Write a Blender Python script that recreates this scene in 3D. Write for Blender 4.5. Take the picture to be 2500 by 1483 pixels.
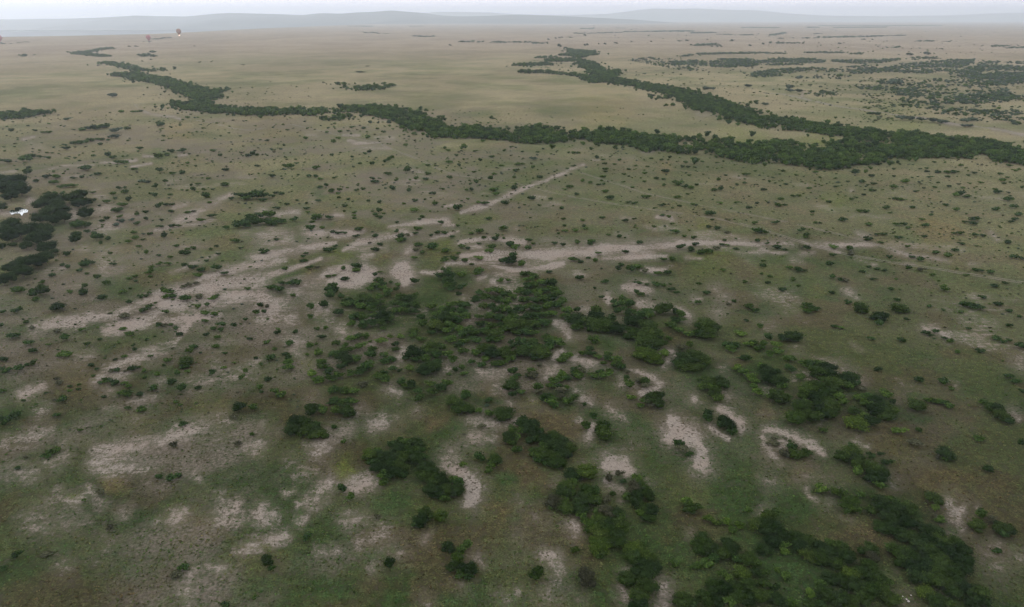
import bpy, math, random
import numpy as np
from mathutils import Vector, Matrix

for _o in list(bpy.data.objects):
    bpy.data.objects.remove(_o, do_unlink=True)
scene = bpy.context.scene
COL = scene.collection
random.seed(7)
RNG = np.random.default_rng(11)

# ------------------------------------------------------------------ camera
CAM_H = 100.0                                  # a balloon basket, 100 m up
PITCH = math.radians(22.65)
LENS_PX = 2500.0 * 24.0 / 36.0                 # 24 mm lens, in photo pixels
cam_data = bpy.data.cameras.new("camera")
cam_data.lens = 24.0
cam_data.sensor_width = 36.0
cam_data.clip_start = 1.0
cam_data.clip_end = 90000.0
cam = bpy.data.objects.new("camera", cam_data)
cam.location = (0.0, 0.0, CAM_H)
cam.rotation_euler = (math.radians(90) - PITCH, 0.0, 0.0)
COL.objects.link(cam)
scene.camera = cam

# ------------------------------------------------------------------ sky, sun, exposure
SUN_EL = math.radians(14.0)
SUN_AZ = math.radians(-66.0)                   # low, beyond the left edge of the view
world = bpy.data.worlds.new("World")
scene.world = world
world.use_nodes = True
wn, wl = world.node_tree.nodes, world.node_tree.links
wn.clear()
w_out = wn.new("ShaderNodeOutputWorld")
w_bg = wn.new("ShaderNodeBackground")
w_sky = wn.new("ShaderNodeTexSky")
w_sky.sky_type = 'NISHITA'
w_sky.sun_disc = False
w_sky.sun_elevation = SUN_EL
w_sky.sun_rotation = SUN_AZ
w_sky.altitude = 1500
w_sky.air_density = 1.0
w_sky.dust_density = 2.5
w_sky.ozone_density = 1.0
# thin even overcast in front of the clear sky
w_mix = wn.new("ShaderNodeMix"); w_mix.data_type = 'RGBA'
w_mix.inputs[0].default_value = 0.90
w_tc = wn.new("ShaderNodeTexCoord")
w_sep = wn.new("ShaderNodeSeparateXYZ")
w_ramp = wn.new("ShaderNodeValToRGB")
w_ramp.color_ramp.elements[0].position = 0.0
w_ramp.color_ramp.elements[0].color = (12.6, 11.6, 14.0, 1)
w_ramp.color_ramp.elements[1].position = 0.14
w_ramp.color_ramp.elements[1].color = (6.4, 6.5, 6.6, 1)
w_bg.inputs[1].default_value = 0.14
wl.new(w_tc.outputs['Generated'], w_sep.inputs[0])
wl.new(w_sep.outputs[2], w_ramp.inputs[0])
wl.new(w_sky.outputs[0], w_mix.inputs[6])
wl.new(w_ramp.outputs[0], w_mix.inputs[7])
wl.new(w_mix.outputs[2], w_bg.inputs[0])
wl.new(w_bg.outputs[0], w_out.inputs[0])

sun_data = bpy.data.lights.new("sun", 'SUN')
sun_data.energy = 1.2
sun_data.angle = math.radians(25)
sun_data.color = (1.0, 0.95, 0.92)
sun = bpy.data.objects.new("sun", sun_data)
_sd = Vector((math.sin(SUN_AZ) * math.cos(SUN_EL), math.cos(SUN_AZ) * math.cos(SUN_EL), math.sin(SUN_EL)))
sun.rotation_euler = (-_sd).to_track_quat('-Z', 'Y').to_euler()
COL.objects.link(sun)

scene.render.engine = 'CYCLES'
scene.view_settings.view_transform = 'Standard'
scene.view_settings.look = 'None'
scene.view_settings.gamma = 1.0
scene.view_settings.exposure = 0.32
try:
    scene.cycles.volume_bounces = 2
    scene.cycles.max_bounces = 5
except Exception:
    pass

# ------------------------------------------------------------------ from photo pixel to place
CP, SP = math.cos(PITCH), math.sin(PITCH)

def ray(px, py):
    u = (px - 1250.0) / LENS_PX
    v = (741.5 - py) / LENS_PX
    return np.array([u, CP + v * SP, -SP + v * CP])      # x right, y ahead, z up; depth 1

def on_ground(px, py, z=0.0):
    """the spot at height z seen at that pixel, and its depth along the view axis"""
    d = ray(px, py)
    t = (CAM_H - z) / max(1e-4, -d[2])
    return d[0] * t, d[1] * t, t

def to_photo(X, Y, Z=0.0):
    zz = Z - CAM_H
    depth = Y * CP - zz * SP
    up = Y * SP + zz * CP
    return 1250.0 + LENS_PX * X / depth, 741.5 - LENS_PX * up / depth

def tile_px(tile, x, y):
    return tile[0] + x / 3.906, tile[1] + y / 3.906

# ------------------------------------------------------------------ tags and small helpers
def tag(o, label=None, cat=None, group=None, kind=None):
    if label: o['label'] = label
    if cat: o['category'] = cat
    if group: o['group'] = group
    if kind: o['kind'] = kind
    return o

def new_mesh(name, verts, faces_n, loops, mats=(), smooth=False):
    """verts (n,3), faces_n: corner count of each face, loops: flat vertex indices"""
    me = bpy.data.meshes.new(name)
    verts = np.asarray(verts, dtype=np.float32)
    loops = np.asarray(loops, dtype=np.int32)
    faces_n = np.asarray(faces_n, dtype=np.int32)
    me.vertices.add(len(verts)); me.vertices.foreach_set('co', verts.ravel())
    me.loops.add(len(loops)); me.loops.foreach_set('vertex_index', loops)
    me.polygons.add(len(faces_n))
    st = np.zeros(len(faces_n), dtype=np.int32); st[1:] = np.cumsum(faces_n)[:-1]
    me.polygons.foreach_set('loop_start', st)
    try:
        me.polygons.foreach_set('loop_total', faces_n)
    except Exception:
        pass
    for m in mats: me.materials.append(m)
    me.update(calc_edges=True)
    if smooth:
        me.polygons.foreach_set('use_smooth', np.ones(len(faces_n), dtype=bool))
    return me

def link(name, me, parent=None, loc=(0, 0, 0)):
    o = bpy.data.objects.new(name, me)
    o.location = loc
    COL.objects.link(o)
    if parent: o.parent = parent
    return o

def point_color(me, name, rgb):
    a = me.attributes.new(name, 'FLOAT_COLOR', 'POINT')
    arr = np.ones((len(me.vertices), 4), dtype=np.float32); arr[:, :3] = rgb
    a.data.foreach_set('color', arr.ravel())

def point_float(me, name, v):
    a = me.attributes.new(name, 'FLOAT', 'POINT')
    a.data.foreach_set('value', np.asarray(v, dtype=np.float32))

def sstep(a, b, x):
    t = np.clip((x - a) / (b - a), 0, 1)
    return t * t * (3 - 2 * t)

def vnoise(x, y, seed=0):
    xi = np.floor(x).astype(np.int64); yi = np.floor(y).astype(np.int64)
    fx = x - xi; fy = y - yi
    fx = fx * fx * (3 - 2 * fx); fy = fy * fy * (3 - 2 * fy)
    def h(a, b):
        n = (a * 374761393 + b * 668265263 + seed * 974711) & 0x7fffffff
        n = ((n ^ (n >> 13)) * 1274126177) & 0x7fffffff
        return ((n ^ (n >> 16)) & 0xffff) / 65535.0
    a = h(xi, yi); b = h(xi + 1, yi); c = h(xi, yi + 1); d = h(xi + 1, yi + 1)
    return (a * (1 - fx) + b * fx) * (1 - fy) + (c * (1 - fx) + d * fx) * fy

def fbm(x, y, sc, octs=4, seed=0):
    s = 0; amp = 0.5; tot = 0
    for i in range(octs):
        s = s + amp * vnoise(x / sc + 17.3 * i, y / sc - 9.1 * i, seed + i)
        tot += amp; amp *= 0.55; sc *= 0.47
    return s / tot

# ------------------------------------------------------------------ materials
def base_mat(name, rough=0.9, spec=0.2):
    m = bpy.data.materials.new(name); m.use_nodes = True
    nt = m.node_tree; b = nt.nodes['Principled BSDF']
    b.inputs['Roughness'].default_value = rough
    b.inputs['Specular IOR Level'].default_value = spec
    return m, nt, b

def N(nt, t, **kw):
    n = nt.nodes.new(t)
    for k, v in kw.items(): setattr(n, k, v)
    return n

def math_node(nt, op, a, b=None, clamp=False):
    n = N(nt, 'ShaderNodeMath', operation=op, use_clamp=clamp)
    for i, v in enumerate((a, b)):
        if v is None: continue
        if isinstance(v, (int, float)): n.inputs[i].default_value = v
        else: nt.links.new(v, n.inputs[i])
    return n.outputs[0]

def mixc(nt, fac, a, b, mode='MIX'):
    n = N(nt, 'ShaderNodeMix', data_type='RGBA', blend_type=mode)
    for i, v in ((0, fac), (6, a), (7, b)):
        if isinstance(v, (int, float)): n.inputs[i].default_value = v
        elif isinstance(v, tuple): n.inputs[i].default_value = v
        else: nt.links.new(v, n.inputs[i])
    return n.outputs[2]

def noise(nt, vec, scale, detail=3.0, rough=0.55):
    n = N(nt, 'ShaderNodeTexNoise'); n.inputs['Scale'].default_value = scale
    n.inputs['Detail'].default_value = detail; n.inputs['Roughness'].default_value = rough
    nt.links.new(vec, n.inputs['Vector'])
    return n.outputs['Fac']

def maprange(nt, v, a, b, c, d):
    n = N(nt, 'ShaderNodeMapRange')
    nt.links.new(v, n.inputs[0])
    for i, k in enumerate((a, b, c, d)): n.inputs[i + 1].default_value = k
    return n.outputs[0]

TONE = {'d': (0.018, 0.036, 0.010), 'm': (0.028, 0.051, 0.011), 'l': (0.036, 0.060, 0.013),
        'y': (0.039, 0.068, 0.012), 'g': (0.034, 0.050, 0.032), 'b': (0.044, 0.046, 0.026)}

def leaf_mat(name, color=None):
    """foliage: leaves differ from one to the next, a little light comes through them"""
    m, nt, b = base_mat(name, 0.85, 0.03)
    v = N(nt, 'ShaderNodeAttribute', attribute_name='leafv').outputs['Fac']
    if color is None:
        base = N(nt, 'ShaderNodeAttribute', attribute_name='tint').outputs['Color']
    else:
        rgb = N(nt, 'ShaderNodeRGB'); rgb.outputs[0].default_value = (*color, 1); base = rgb.outputs[0]
        rnd = N(nt, 'ShaderNodeObjectInfo').outputs['Random']
        k = maprange(nt, rnd, 0, 1, 0.80, 1.25)
        hs0 = N(nt, 'ShaderNodeHueSaturation'); nt.links.new(base, hs0.inputs['Color']); nt.links.new(k, hs0.inputs['Value'])
        nt.links.new(maprange(nt, rnd, 0, 1, 0.512, 0.488), hs0.inputs['Hue'])
        base = hs0.outputs[0]
    hs = N(nt, 'ShaderNodeHueSaturation'); nt.links.new(base, hs.inputs['Color'])
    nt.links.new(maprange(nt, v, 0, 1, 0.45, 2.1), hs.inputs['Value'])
    nt.links.new(maprange(nt, v, 0, 1, 0.51, 0.475), hs.inputs['Hue'])
    nt.links.new(hs.outputs[0], b.inputs['Base Color'])
    tr = N(nt, 'ShaderNodeBsdfTranslucent'); nt.links.new(hs.outputs[0], tr.inputs['Color'])
    mx = N(nt, 'ShaderNodeMixShader'); mx.inputs[0].default_value = 0.25
    nt.links.new(b.outputs[0], mx.inputs[1]); nt.links.new(tr.outputs[0], mx.inputs[2])
    nt.links.new(mx.outputs[0], nt.nodes['Material Output'].inputs['Surface'])
    return m

LEAF = {k: leaf_mat('leaves_' + {'d': 'dark', 'm': 'green', 'l': 'light', 'y': 'yellowish', 'g': 'greyish', 'b': 'dry'}[k], c) for k, c in TONE.items()}
LEAF_MASS = leaf_mat('leaves_mass')
m, nt, b = base_mat('bark', 0.95, 0.1)
tc = N(nt, 'ShaderNodeTexCoord').outputs['Object']
nt.links.new(mixc(nt, noise(nt, tc, 3.0), (0.09, 0.07, 0.05, 1), (0.17, 0.14, 0.11, 1)), b.inputs['Base Color'])
BARK = m
HAZE_D, HAZE_COL = 7.2e-5, (0.84, 0.915, 1.0, 1)
# ----------------------------------------------------------------------------
# Survey of the place.  Each list was read off one tile of the photograph (tile
# origin in photo pixels, 3.906 tile units to the pixel); every entry is turned
# into a position and a size on the ground plain by on_ground() below.
# "x y w h tone": d dark, m mid, l light, y yellow green, g grey green, b brown
# ----------------------------------------------------------------------------
BUSH = {}
BUSH[(0, 180)] = """645 437 75 25 g;1065 210 95 20 g;850 525 90 30 d;920 515 110 45 d;1010 505 100 35 d;790 535 70 20 m;1110 545 110 40 g;1215 525 60 35 m;1100 600 90 30 g;1055 605 60 20 g;700 665 60 34 d;760 660 80 38 d;815 650 60 30 m;860 635 80 22 m;930 628 60 15 m;980 628 60 14 m;1530 485 80 45 d;1630 515 30 30 d;110 542 50 35 d;330 545 50 28 d;410 562 50 18 m;470 560 60 18 m;950 675 50 30 d;640 715 90 25 d;620 685 40 30 d;1340 715 75 35 d;1630 740 70 35 d;1735 735 90 40 d;2030 735 60 22 m;1520 790 90 45 m;1590 775 60 30 m;1030 775 55 50 d;1080 800 70 35 m;240 820 130 60 d;290 790 100 40 d;60 840 100 50 d;380 797 50 35 d;455 805 55 35 d;250 940 90 60 d;275 900 40 30 d;820 905 120 45 d;450 985 90 38 d;530 985 90 34 m;930 960 70 30 d;700 1000 60 30 d;780 990 40 35 d;1150 365 60 30 m;1260 365 50 20 m;1300 365 50 20 m;1345 360 40 24 d;1790 420 45 24 m;1520 925 70 50 d;1740 945 55 40 d;1640 955 70 30 m;2370 785 60 35 d;2410 765 50 45 d;2455 775 50 25 m;2100 780 40 30 d;2150 918 70 28 d;2455 885 55 30 d;1280 912 60 20 m;890 785 40 25 m;1655 855 40 20 m;1790 855 40 25 m;1870 885 30 25 m;1350 1030 70 35 g;1410 1035 60 28 g;510 1040 90 30 m;350 1025 70 30 d;570 1085 60 32 m;620 1075 80 36 m;700 1070 90 35 m;1120 848 80 16 m;1190 847 80 16 m;1585 1025 60 30 d;1990 1002 50 14 m;1620 1100 40 20 m;1200 1128 90 22 m;890 1135 60 18 m;760 1130 70 40 m"""
BUSH[(620, 180)] = """1105 745 45 30 d;1060 765 40 30 d;740 780 35 35 d;755 650 45 60 m;490 620 50 40 m;290 685 30 28 d;935 797 40 28 d;1130 858 50 40 d;1255 840 50 45 d;1290 820 50 45 m;1320 800 40 40 m;1455 915 80 60 d;1010 858 40 22 m;180 980 70 45 d;530 980 60 34 d;585 980 60 30 d;35 885 55 35 d;300 885 70 40 m;350 885 70 50 m;410 857 50 25 m;595 900 80 40 m;1130 1005 45 40 d;1150 1035 80 30 d;1275 960 80 30 m;1635 1007 60 30 d;1865 995 60 40 m;2255 1000 50 45 d;2155 828 45 40 d;1955 875 35 50 d;1865 845 70 28 m;2120 1035 50 45 d;685 1065 50 35 d;630 1085 50 30 d;745 1120 70 45 m;820 1108 50 35 m;1315 1095 60 50 d;1480 1115 50 40 d;1700 1145 70 30 d;2065 1055 30 50 d;1445 685 40 35 m;1085 605 50 35 m;1235 560 50 28 m;1045 522 45 25 m;1175 528 40 25 m;935 515 55 28 m;1280 465 45 50 g;1185 470 30 40 g;1105 465 40 30 g;820 555 45 28 m;690 560 40 25 m;800 618 50 25 m;1550 1000 50 35 m;640 1005 60 22 m;770 995 50 20 m;1660 955 60 25 m;1360 1018 45 30 m;980 1115 50 35 m;1040 1100 50 28 m;210 1140 60 26 d;265 1145 60 24 d;320 540 40 18 m;125 640 50 15 d;510 525 30 22 m;710 520 30 18 d;1930 780 40 25 m;2000 820 25 30 m;2270 795 60 20 m;1660 875 50 20 m;1820 710 30 35 m;1850 735 50 24 m;2110 742 50 20 m;2390 735 40 25 m;2455 702 40 22 d;2180 645 50 30 m;2480 990 40 30 m;2360 880 50 22 m;2100 940 50 24 m;2300 960 60 22 m"""
BUSH[(1240, 180)] = """845 800 50 35 d;630 757 50 28 m;670 757 50 24 m;300 990 60 35 d;240 895 40 35 m;240 815 80 30 g;90 865 70 25 m;145 865 50 20 m;905 985 60 28 m;715 1025 45 35 m;790 1040 50 28 m;1665 887 40 28 d;1715 893 45 22 d;1795 840 50 30 m;1690 847 50 28 m;1500 932 80 22 d;1690 1080 60 45 d;1740 1090 60 40 m;1620 1045 110 30 m;1960 1110 70 34 d;2035 1100 60 45 d;2270 965 80 28 m;1545 800 35 30 d;1465 825 45 22 d;1890 143 70 32 g;1945 145 60 28 g;1370 212 70 18 g;2285 120 80 30 g;2450 295 70 22 g;1330 888 40 18 m;1220 880 40 16 m;1150 914 50 18 m;1065 825 40 25 m;910 822 50 22 m;920 860 50 18 d;930 912 60 18 m;1015 866 40 16 m;1105 960 45 20 m;1305 950 50 24 m;935 938 50 20 m;20 700 30 20 d;75 706 25 14 d;335 718 30 16 d;280 750 35 18 d;135 745 35 18 d;580 755 30 22 m;1365 810 40 18 m;1615 840 30 16 m;1850 840 40 16 m;1995 852 40 18 m;1700 950 30 16 d;1730 970 40 20 m;2010 1010 40 30 m;2360 930 35 18 m;625 882 50 18 d;565 908 40 16 m;600 960 30 14 d;550 975 30 20 d;2075 970 35 14 d;1800 1060 40 24 m;1490 1065 45 30 m;1300 1030 40 22 m;1420 1000 60 18 m;1490 1008 50 18 d;895 1020 35 18 m;1100 1035 40 20 m;1190 1085 45 20 m;1350 1108 30 20 d;930 1125 70 18 m;1710 1150 40 14 m;80 925 70 26 m;2180 1058 45 16 d;2260 1045 50 16 d;2440 1108 60 22 d;2490 1030 30 30 d"""
BUSH[(1860, 180)] = """1035 383 70 30 d;1095 385 70 28 d;1320 423 100 30 g;1400 430 100 34 g;1520 440 90 20 g;1640 450 110 36 g;1730 462 100 34 g;1920 500 70 32 g;1975 500 70 30 g;1930 450 90 42 g;2010 440 90 36 g;890 940 70 50 d;1035 905 40 40 m;1045 975 60 30 d;1760 942 70 26 m;1820 938 70 30 d;1870 938 40 24 m;1680 940 60 30 d;270 130 70 45 g;270 165 90 34 g;350 168 80 36 g;360 42 80 25 g;705 425 30 35 m;300 425 60 40 m;30 295 70 28 g;1270 90 150 50 g;2115 610 30 25 d;1255 913 40 20 d;1255 980 35 20 d;710 1080 55 22 d;960 1035 70 40 d;1070 1050 60 28 d;210 930 50 25 d;80 1025 45 30 d;1600 990 60 25 d;1770 985 50 25 m;2030 950 60 22 d;1370 1030 90 22 m;1965 972 40 20 d;1250 855 30 22 m;1640 845 40 14 m;1900 875 50 18 m;2360 880 70 22 m;2410 925 60 26 m;2460 915 40 24 m;2280 958 60 18 m;2340 990 40 18 m;2300 1015 70 20 m;2310 1048 45 18 d;2090 1042 60 20 m;1880 1055 40 16 d;1980 1048 40 18 m;2220 1105 50 22 d;2250 1130 80 18 d;2350 1136 40 14 d;1790 1075 50 18 d;1910 1090 50 18 m;1680 1040 40 20 m;1645 1085 50 22 m;1545 1092 35 14 d;1470 1125 50 18 d;1270 1082 90 22 m;1510 910 35 18 d;1570 903 40 16 d;1575 935 50 16 d;1430 993 35 18 m;1120 865 50 25 d;1080 825 30 20 d;550 990 40 18 m;330 970 45 20 m;170 960 30 14 m;510 940 50 24 m;105 993 40 14 d;820 1030 40 14 m;2485 1085 35 30 d;560 128 40 14 g;700 1000 40 14 m"""
BUSH[(0, 440)] = """815 330 120 90 d;640 705 70 50 d;715 570 90 90 d;750 430 150 60 d;835 430 70 60 m;700 425 70 50 m;900 195 40 50 d;930 545 110 70 d;965 600 40 40 d;830 495 60 40 d;900 510 50 40 d;1035 560 60 40 d;740 520 120 50 d;950 245 30 20 d;870 280 40 30 m;820 800 100 70 d;760 860 60 40 d;880 790 60 30 d;640 830 50 50 d;600 810 50 30 d;500 910 60 40 d;400 975 60 40 m;170 1055 120 70 m;320 1080 90 90 d;410 1060 100 110 d;340 1140 60 50 m;670 1070 50 60 m;800 1075 80 70 d;810 1010 50 50 m;550 1220 130 80 d;160 1245 110 60 d;30 1260 70 50 d;970 1120 90 50 d;930 925 60 70 m;1240 1165 70 40 d;1160 240 110 50 m;1120 290 110 50 m;1520 250 70 60 d;1230 185 60 50 d;1480 60 60 50 d;1840 90 50 80 d;1825 50 30 40 d;1960 150 80 60 d;1945 95 40 40 m;1135 80 50 40 d;1190 75 35 30 d;1100 175 40 30 m;1480 145 50 50 d;1390 370 40 45 d;1545 385 45 35 d;1525 445 70 30 d;1640 440 70 36 d;1700 438 60 26 m;1580 235 60 28 d;1640 235 60 24 d;1390 305 60 30 d;1625 300 60 25 d;1310 415 70 35 m;1020 365 60 35 d;975 390 50 30 d;1145 350 60 30 m;1150 390 80 30 g;1110 430 60 40 g;1255 380 60 30 g;1020 205 70 40 m;1570 530 70 55 d;2020 345 90 40 d;1920 385 90 40 m;2150 455 70 40 d;2270 430 110 70 d;2330 425 110 80 d;2400 380 120 80 d;2450 400 100 80 d;2380 350 90 50 d;2480 340 80 60 d;2290 150 110 60 d;2380 150 120 70 d;2460 150 110 80 d;2210 180 50 40 d;2350 175 100 50 m;2440 120 90 40 d;1685 630 60 30 d;1740 695 60 50 d;1785 695 70 40 d;1840 650 60 35 m;1790 660 50 30 m;1400 690 50 45 m;1510 720 50 25 d;1620 740 60 40 m;2065 635 45 30 d;2015 660 45 25 d;2085 705 60 30 d;1970 770 45 25 d;1760 810 60 35 d;1845 830 90 50 d;1920 860 80 50 d;1890 910 90 45 m;2060 840 100 70 d;2145 890 80 40 d;1600 800 70 40 m;1520 800 60 40 m;1450 835 60 40 l;1425 880 80 50 m;1440 920 50 30 m;1235 940 60 30 m;1290 920 60 30 m;1020 980 80 45 m;1295 965 40 25 d;1075 805 70 40 d;1055 700 40 35 m;825 895 50 25 m;1225 590 60 40 m;1290 550 60 40 m;1430 515 60 30 d;1365 570 50 25 m;1325 635 60 25 m;1285 500 70 25 m;1170 1070 80 40 m;1240 1035 40 25 m;1340 1108 60 40 d;1400 1105 60 30 m;1430 1075 50 30 m;1550 1050 60 60 m;1610 1070 110 60 m;1590 1115 80 50 m;1650 1108 80 44 d;1745 1020 70 34 b;1810 1000 80 40 b;1870 985 60 30 b;1770 1130 110 60 d;1890 1115 90 30 b;2030 1130 90 50 m;2070 1110 60 36 m;1980 1190 60 40 d;1890 1205 60 45 m;1370 1245 80 50 m;1430 1210 80 46 m;1190 1300 100 60 b;1580 1260 60 50 m;1960 1270 90 45 m;2040 1280 80 45 m;1950 1345 70 35 m;1510 1385 60 50 d;1560 1385 70 34 b;1630 1382 60 28 m;1680 1415 50 40 d;1170 1420 70 25 m;780 1430 70 40 m;310 1415 60 50 b;250 1360 50 50 m;545 1440 80 40 b;1240 1465 90 35 m;2360 1035 60 30 m;2340 1335 50 50 d;2110 1380 80 60 d;2230 1390 60 50 d;2100 1430 60 40 d;2440 1265 70 50 m;2480 1195 60 50 d;2030 1420 60 40 d;1720 1470 80 40 d;2240 580 90 40 m;2300 650 50 25 d;150 360 90 50 m;450 130 70 40 m;520 130 60 40 m;600 130 50 40 d;1080 130 70 24 m;1210 110 90 24 m;1430 130 40 24 d;2030 90 45 22 d;2140 45 90 25 m;2000 215 50 22 m;1790 310 60 18 m;1845 300 50 20 b;1620 140 50 22 m;1890 40 60 20 m;1310 325 50 35 m;600 65 80 30 m;700 55 70 30 m;10 1390 50 60 d;120 620 90 30 m"""
BUSH[(620, 440)] = """60 160 110 70 d;100 150 90 60 d;30 150 80 70 d;170 155 60 40 d;90 190 80 30 d;190 120 60 30 d;260 130 50 25 d;630 70 50 30 d;685 45 45 35 d;745 100 80 40 m;770 115 90 50 m;820 90 50 30 d;800 130 50 25 m;1150 15 80 40 d;985 105 50 25 d;1030 90 50 25 m;1315 80 60 50 d;1480 100 45 40 d;1700 130 70 35 d;2120 20 50 45 d;2065 40 30 50 d;2070 90 50 35 d;2030 95 40 25 m;1795 85 50 20 m;2480 75 60 45 d;2290 95 90 20 m;2310 135 70 40 m;810 170 45 25 d;900 185 40 25 d;1090 200 40 25 d;1200 210 45 30 d;1535 195 60 30 d;1730 225 60 40 m;1430 225 40 18 m;1630 185 30 20 m;2040 180 35 20 m;2390 220 80 45 d;2200 225 90 40 d;2150 215 60 30 m;1945 265 90 65 d;1530 290 90 35 m;215 270 70 35 d;505 270 60 30 d;520 310 45 30 m;320 230 50 25 d;610 200 60 20 d;410 195 40 20 d;505 220 40 20 d;865 245 60 25 d;1200 290 60 50 d;1160 330 60 30 d;1190 355 70 35 d;1240 320 40 20 m;960 310 50 20 m;950 340 50 25 m;960 365 45 20 d;600 350 110 55 m;570 375 60 40 m;720 360 80 45 d;385 375 75 50 d;270 395 80 50 d;40 360 120 80 d;130 330 120 70 m;180 330 80 60 m;100 400 110 70 d;170 420 100 50 d;200 390 80 60 m;20 400 70 60 d;1600 350 50 30 m;1580 375 40 25 d;1570 465 80 45 m;1780 405 60 35 d;1360 490 45 50 d;1365 405 40 25 d;2240 370 70 30 d;2380 465 80 55 m;2150 490 80 50 m;2070 510 50 30 m;1945 440 40 35 m;555 400 50 25 m;540 455 95 55 d;645 455 60 25 m;755 495 50 30 d;810 505 70 30 d;860 505 60 30 d;1000 470 80 35 m;1020 460 50 35 m;975 535 70 25 d;1160 535 70 35 d;1130 495 30 15 d;1400 545 70 65 d;1380 575 90 50 m;1430 570 50 40 d;1460 525 50 35 b;1545 510 60 35 d;1690 530 40 30 d;1750 500 60 40 d;1820 505 70 30 d;1890 540 50 25 d;2300 560 70 45 d;2325 535 40 60 m;2190 550 60 20 m;2380 555 40 20 m;210 570 55 25 d;145 580 30 15 d;1105 600 40 20 b;1200 615 60 35 d;1155 665 80 45 d;1570 620 80 45 m;1545 665 70 30 b;1600 690 60 40 m;1700 635 100 70 d;1820 675 100 50 m;1990 635 80 45 m;2040 650 50 30 d;2150 605 50 22 m;2270 640 90 50 m;2240 680 80 50 m;2440 620 80 70 d;2480 650 60 70 m;95 680 100 40 d;725 665 110 55 d;775 630 50 30 d;690 670 60 40 d;495 700 50 25 d;465 730 50 28 d;475 775 75 40 d;295 845 65 40 m;530 835 80 45 m;600 830 60 20 b;975 820 110 50 d;980 860 80 45 l;855 845 50 40 d;865 945 80 45 d;710 918 60 26 m;765 912 50 22 m;1155 905 50 50 d;1200 880 50 25 m;1525 745 70 40 m;1910 750 80 50 d;1830 740 50 30 d;1810 765 90 40 m;1950 700 50 22 m;2145 745 90 35 l;2010 770 60 50 m;2075 805 50 25 m;165 1030 100 60 d;240 1050 100 80 d;265 985 60 45 d;350 990 100 60 d;410 980 90 70 d;370 1100 60 35 m;745 1010 90 60 d;720 1050 100 70 d;780 1050 90 70 d;730 1100 100 90 d;840 1110 70 60 d;535 1210 75 70 d;670 1190 90 75 d;535 1310 60 80 m;55 1195 50 40 d;130 1205 40 35 b;95 1255 50 45 d;30 1270 60 40 m;805 1265 100 70 d;1150 1010 110 60 m;1190 960 100 60 m;1120 1040 90 50 m;1230 990 90 60 d;1230 1030 80 50 m;1280 1070 90 70 m;1270 1100 70 50 m;1300 975 45 30 d;1365 1000 60 40 m;1360 1045 60 60 m;1535 970 90 70 d;1830 860 100 60 m;1780 920 110 80 d;1860 910 110 80 d;1850 970 110 80 d;1840 1010 90 70 m;1890 1000 90 70 d;1980 910 90 70 l;1980 1030 85 75 d;1880 1040 90 50 d;1955 1085 60 35 d;2145 880 120 80 m;2350 960 70 50 m;2430 960 60 40 m;2390 770 110 60 d;2460 780 90 110 d;900 1160 110 70 d;880 1190 110 70 m;960 1180 90 70 d;1050 1150 110 90 m;1010 1210 110 70 m;1190 1120 80 60 m;1400 1120 100 70 m;1470 1130 110 70 d;1530 1120 90 70 m;1350 1180 110 70 m;1440 1200 110 70 d;1530 1200 100 80 m;1200 1170 100 60 m;1130 1190 110 70 d;1120 1240 110 70 m;1230 1230 110 60 m;1370 1250 110 70 m;1460 1250 100 70 m;1540 1260 80 60 d;1000 1290 110 60 m;960 1310 110 70 d;1050 1310 100 70 m;1240 1310 110 90 d;1290 1320 90 90 m;1150 1290 110 70 m;1060 1370 110 70 d;1120 1370 100 80 d;1210 1370 90 80 m;930 1370 90 60 m;1030 1400 90 60 d;1590 1310 80 60 d;1610 1370 90 80 m;1520 1440 110 60 l;1230 1420 60 40 m;1950 1180 110 70 m;2010 1200 110 70 d;1880 1190 90 60 m;1690 1210 110 70 l;1790 1240 110 70 m;1870 1250 110 80 d;1750 1290 100 70 m;1830 1320 110 90 d;1900 1290 110 80 m;1980 1260 110 80 d;1740 1340 110 80 d;1860 1390 120 80 m;1930 1340 110 70 d;2020 1300 110 80 m;1740 1400 110 90 l;1830 1440 110 70 m;2180 1210 80 80 l;2110 1140 110 70 d;2200 1120 110 70 m;2250 1060 110 70 m;2330 1060 110 80 m;2400 1100 110 80 d;2300 1140 120 70 d;2400 1160 110 70 m;2470 1120 80 90 m;2160 1080 90 60 d;2250 1200 110 60 d;2290 1240 110 80 d;2390 1230 120 80 m;2460 1260 110 80 d;2240 1300 110 70 m;2330 1320 120 80 d;2420 1330 110 80 m;2140 1310 110 60 m;2170 1370 110 70 d;2270 1390 120 80 m;2370 1400 120 80 d;2460 1400 110 90 m;2050 1420 110 80 d;1980 1430 110 80 m;2200 1440 110 70 d"""
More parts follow.
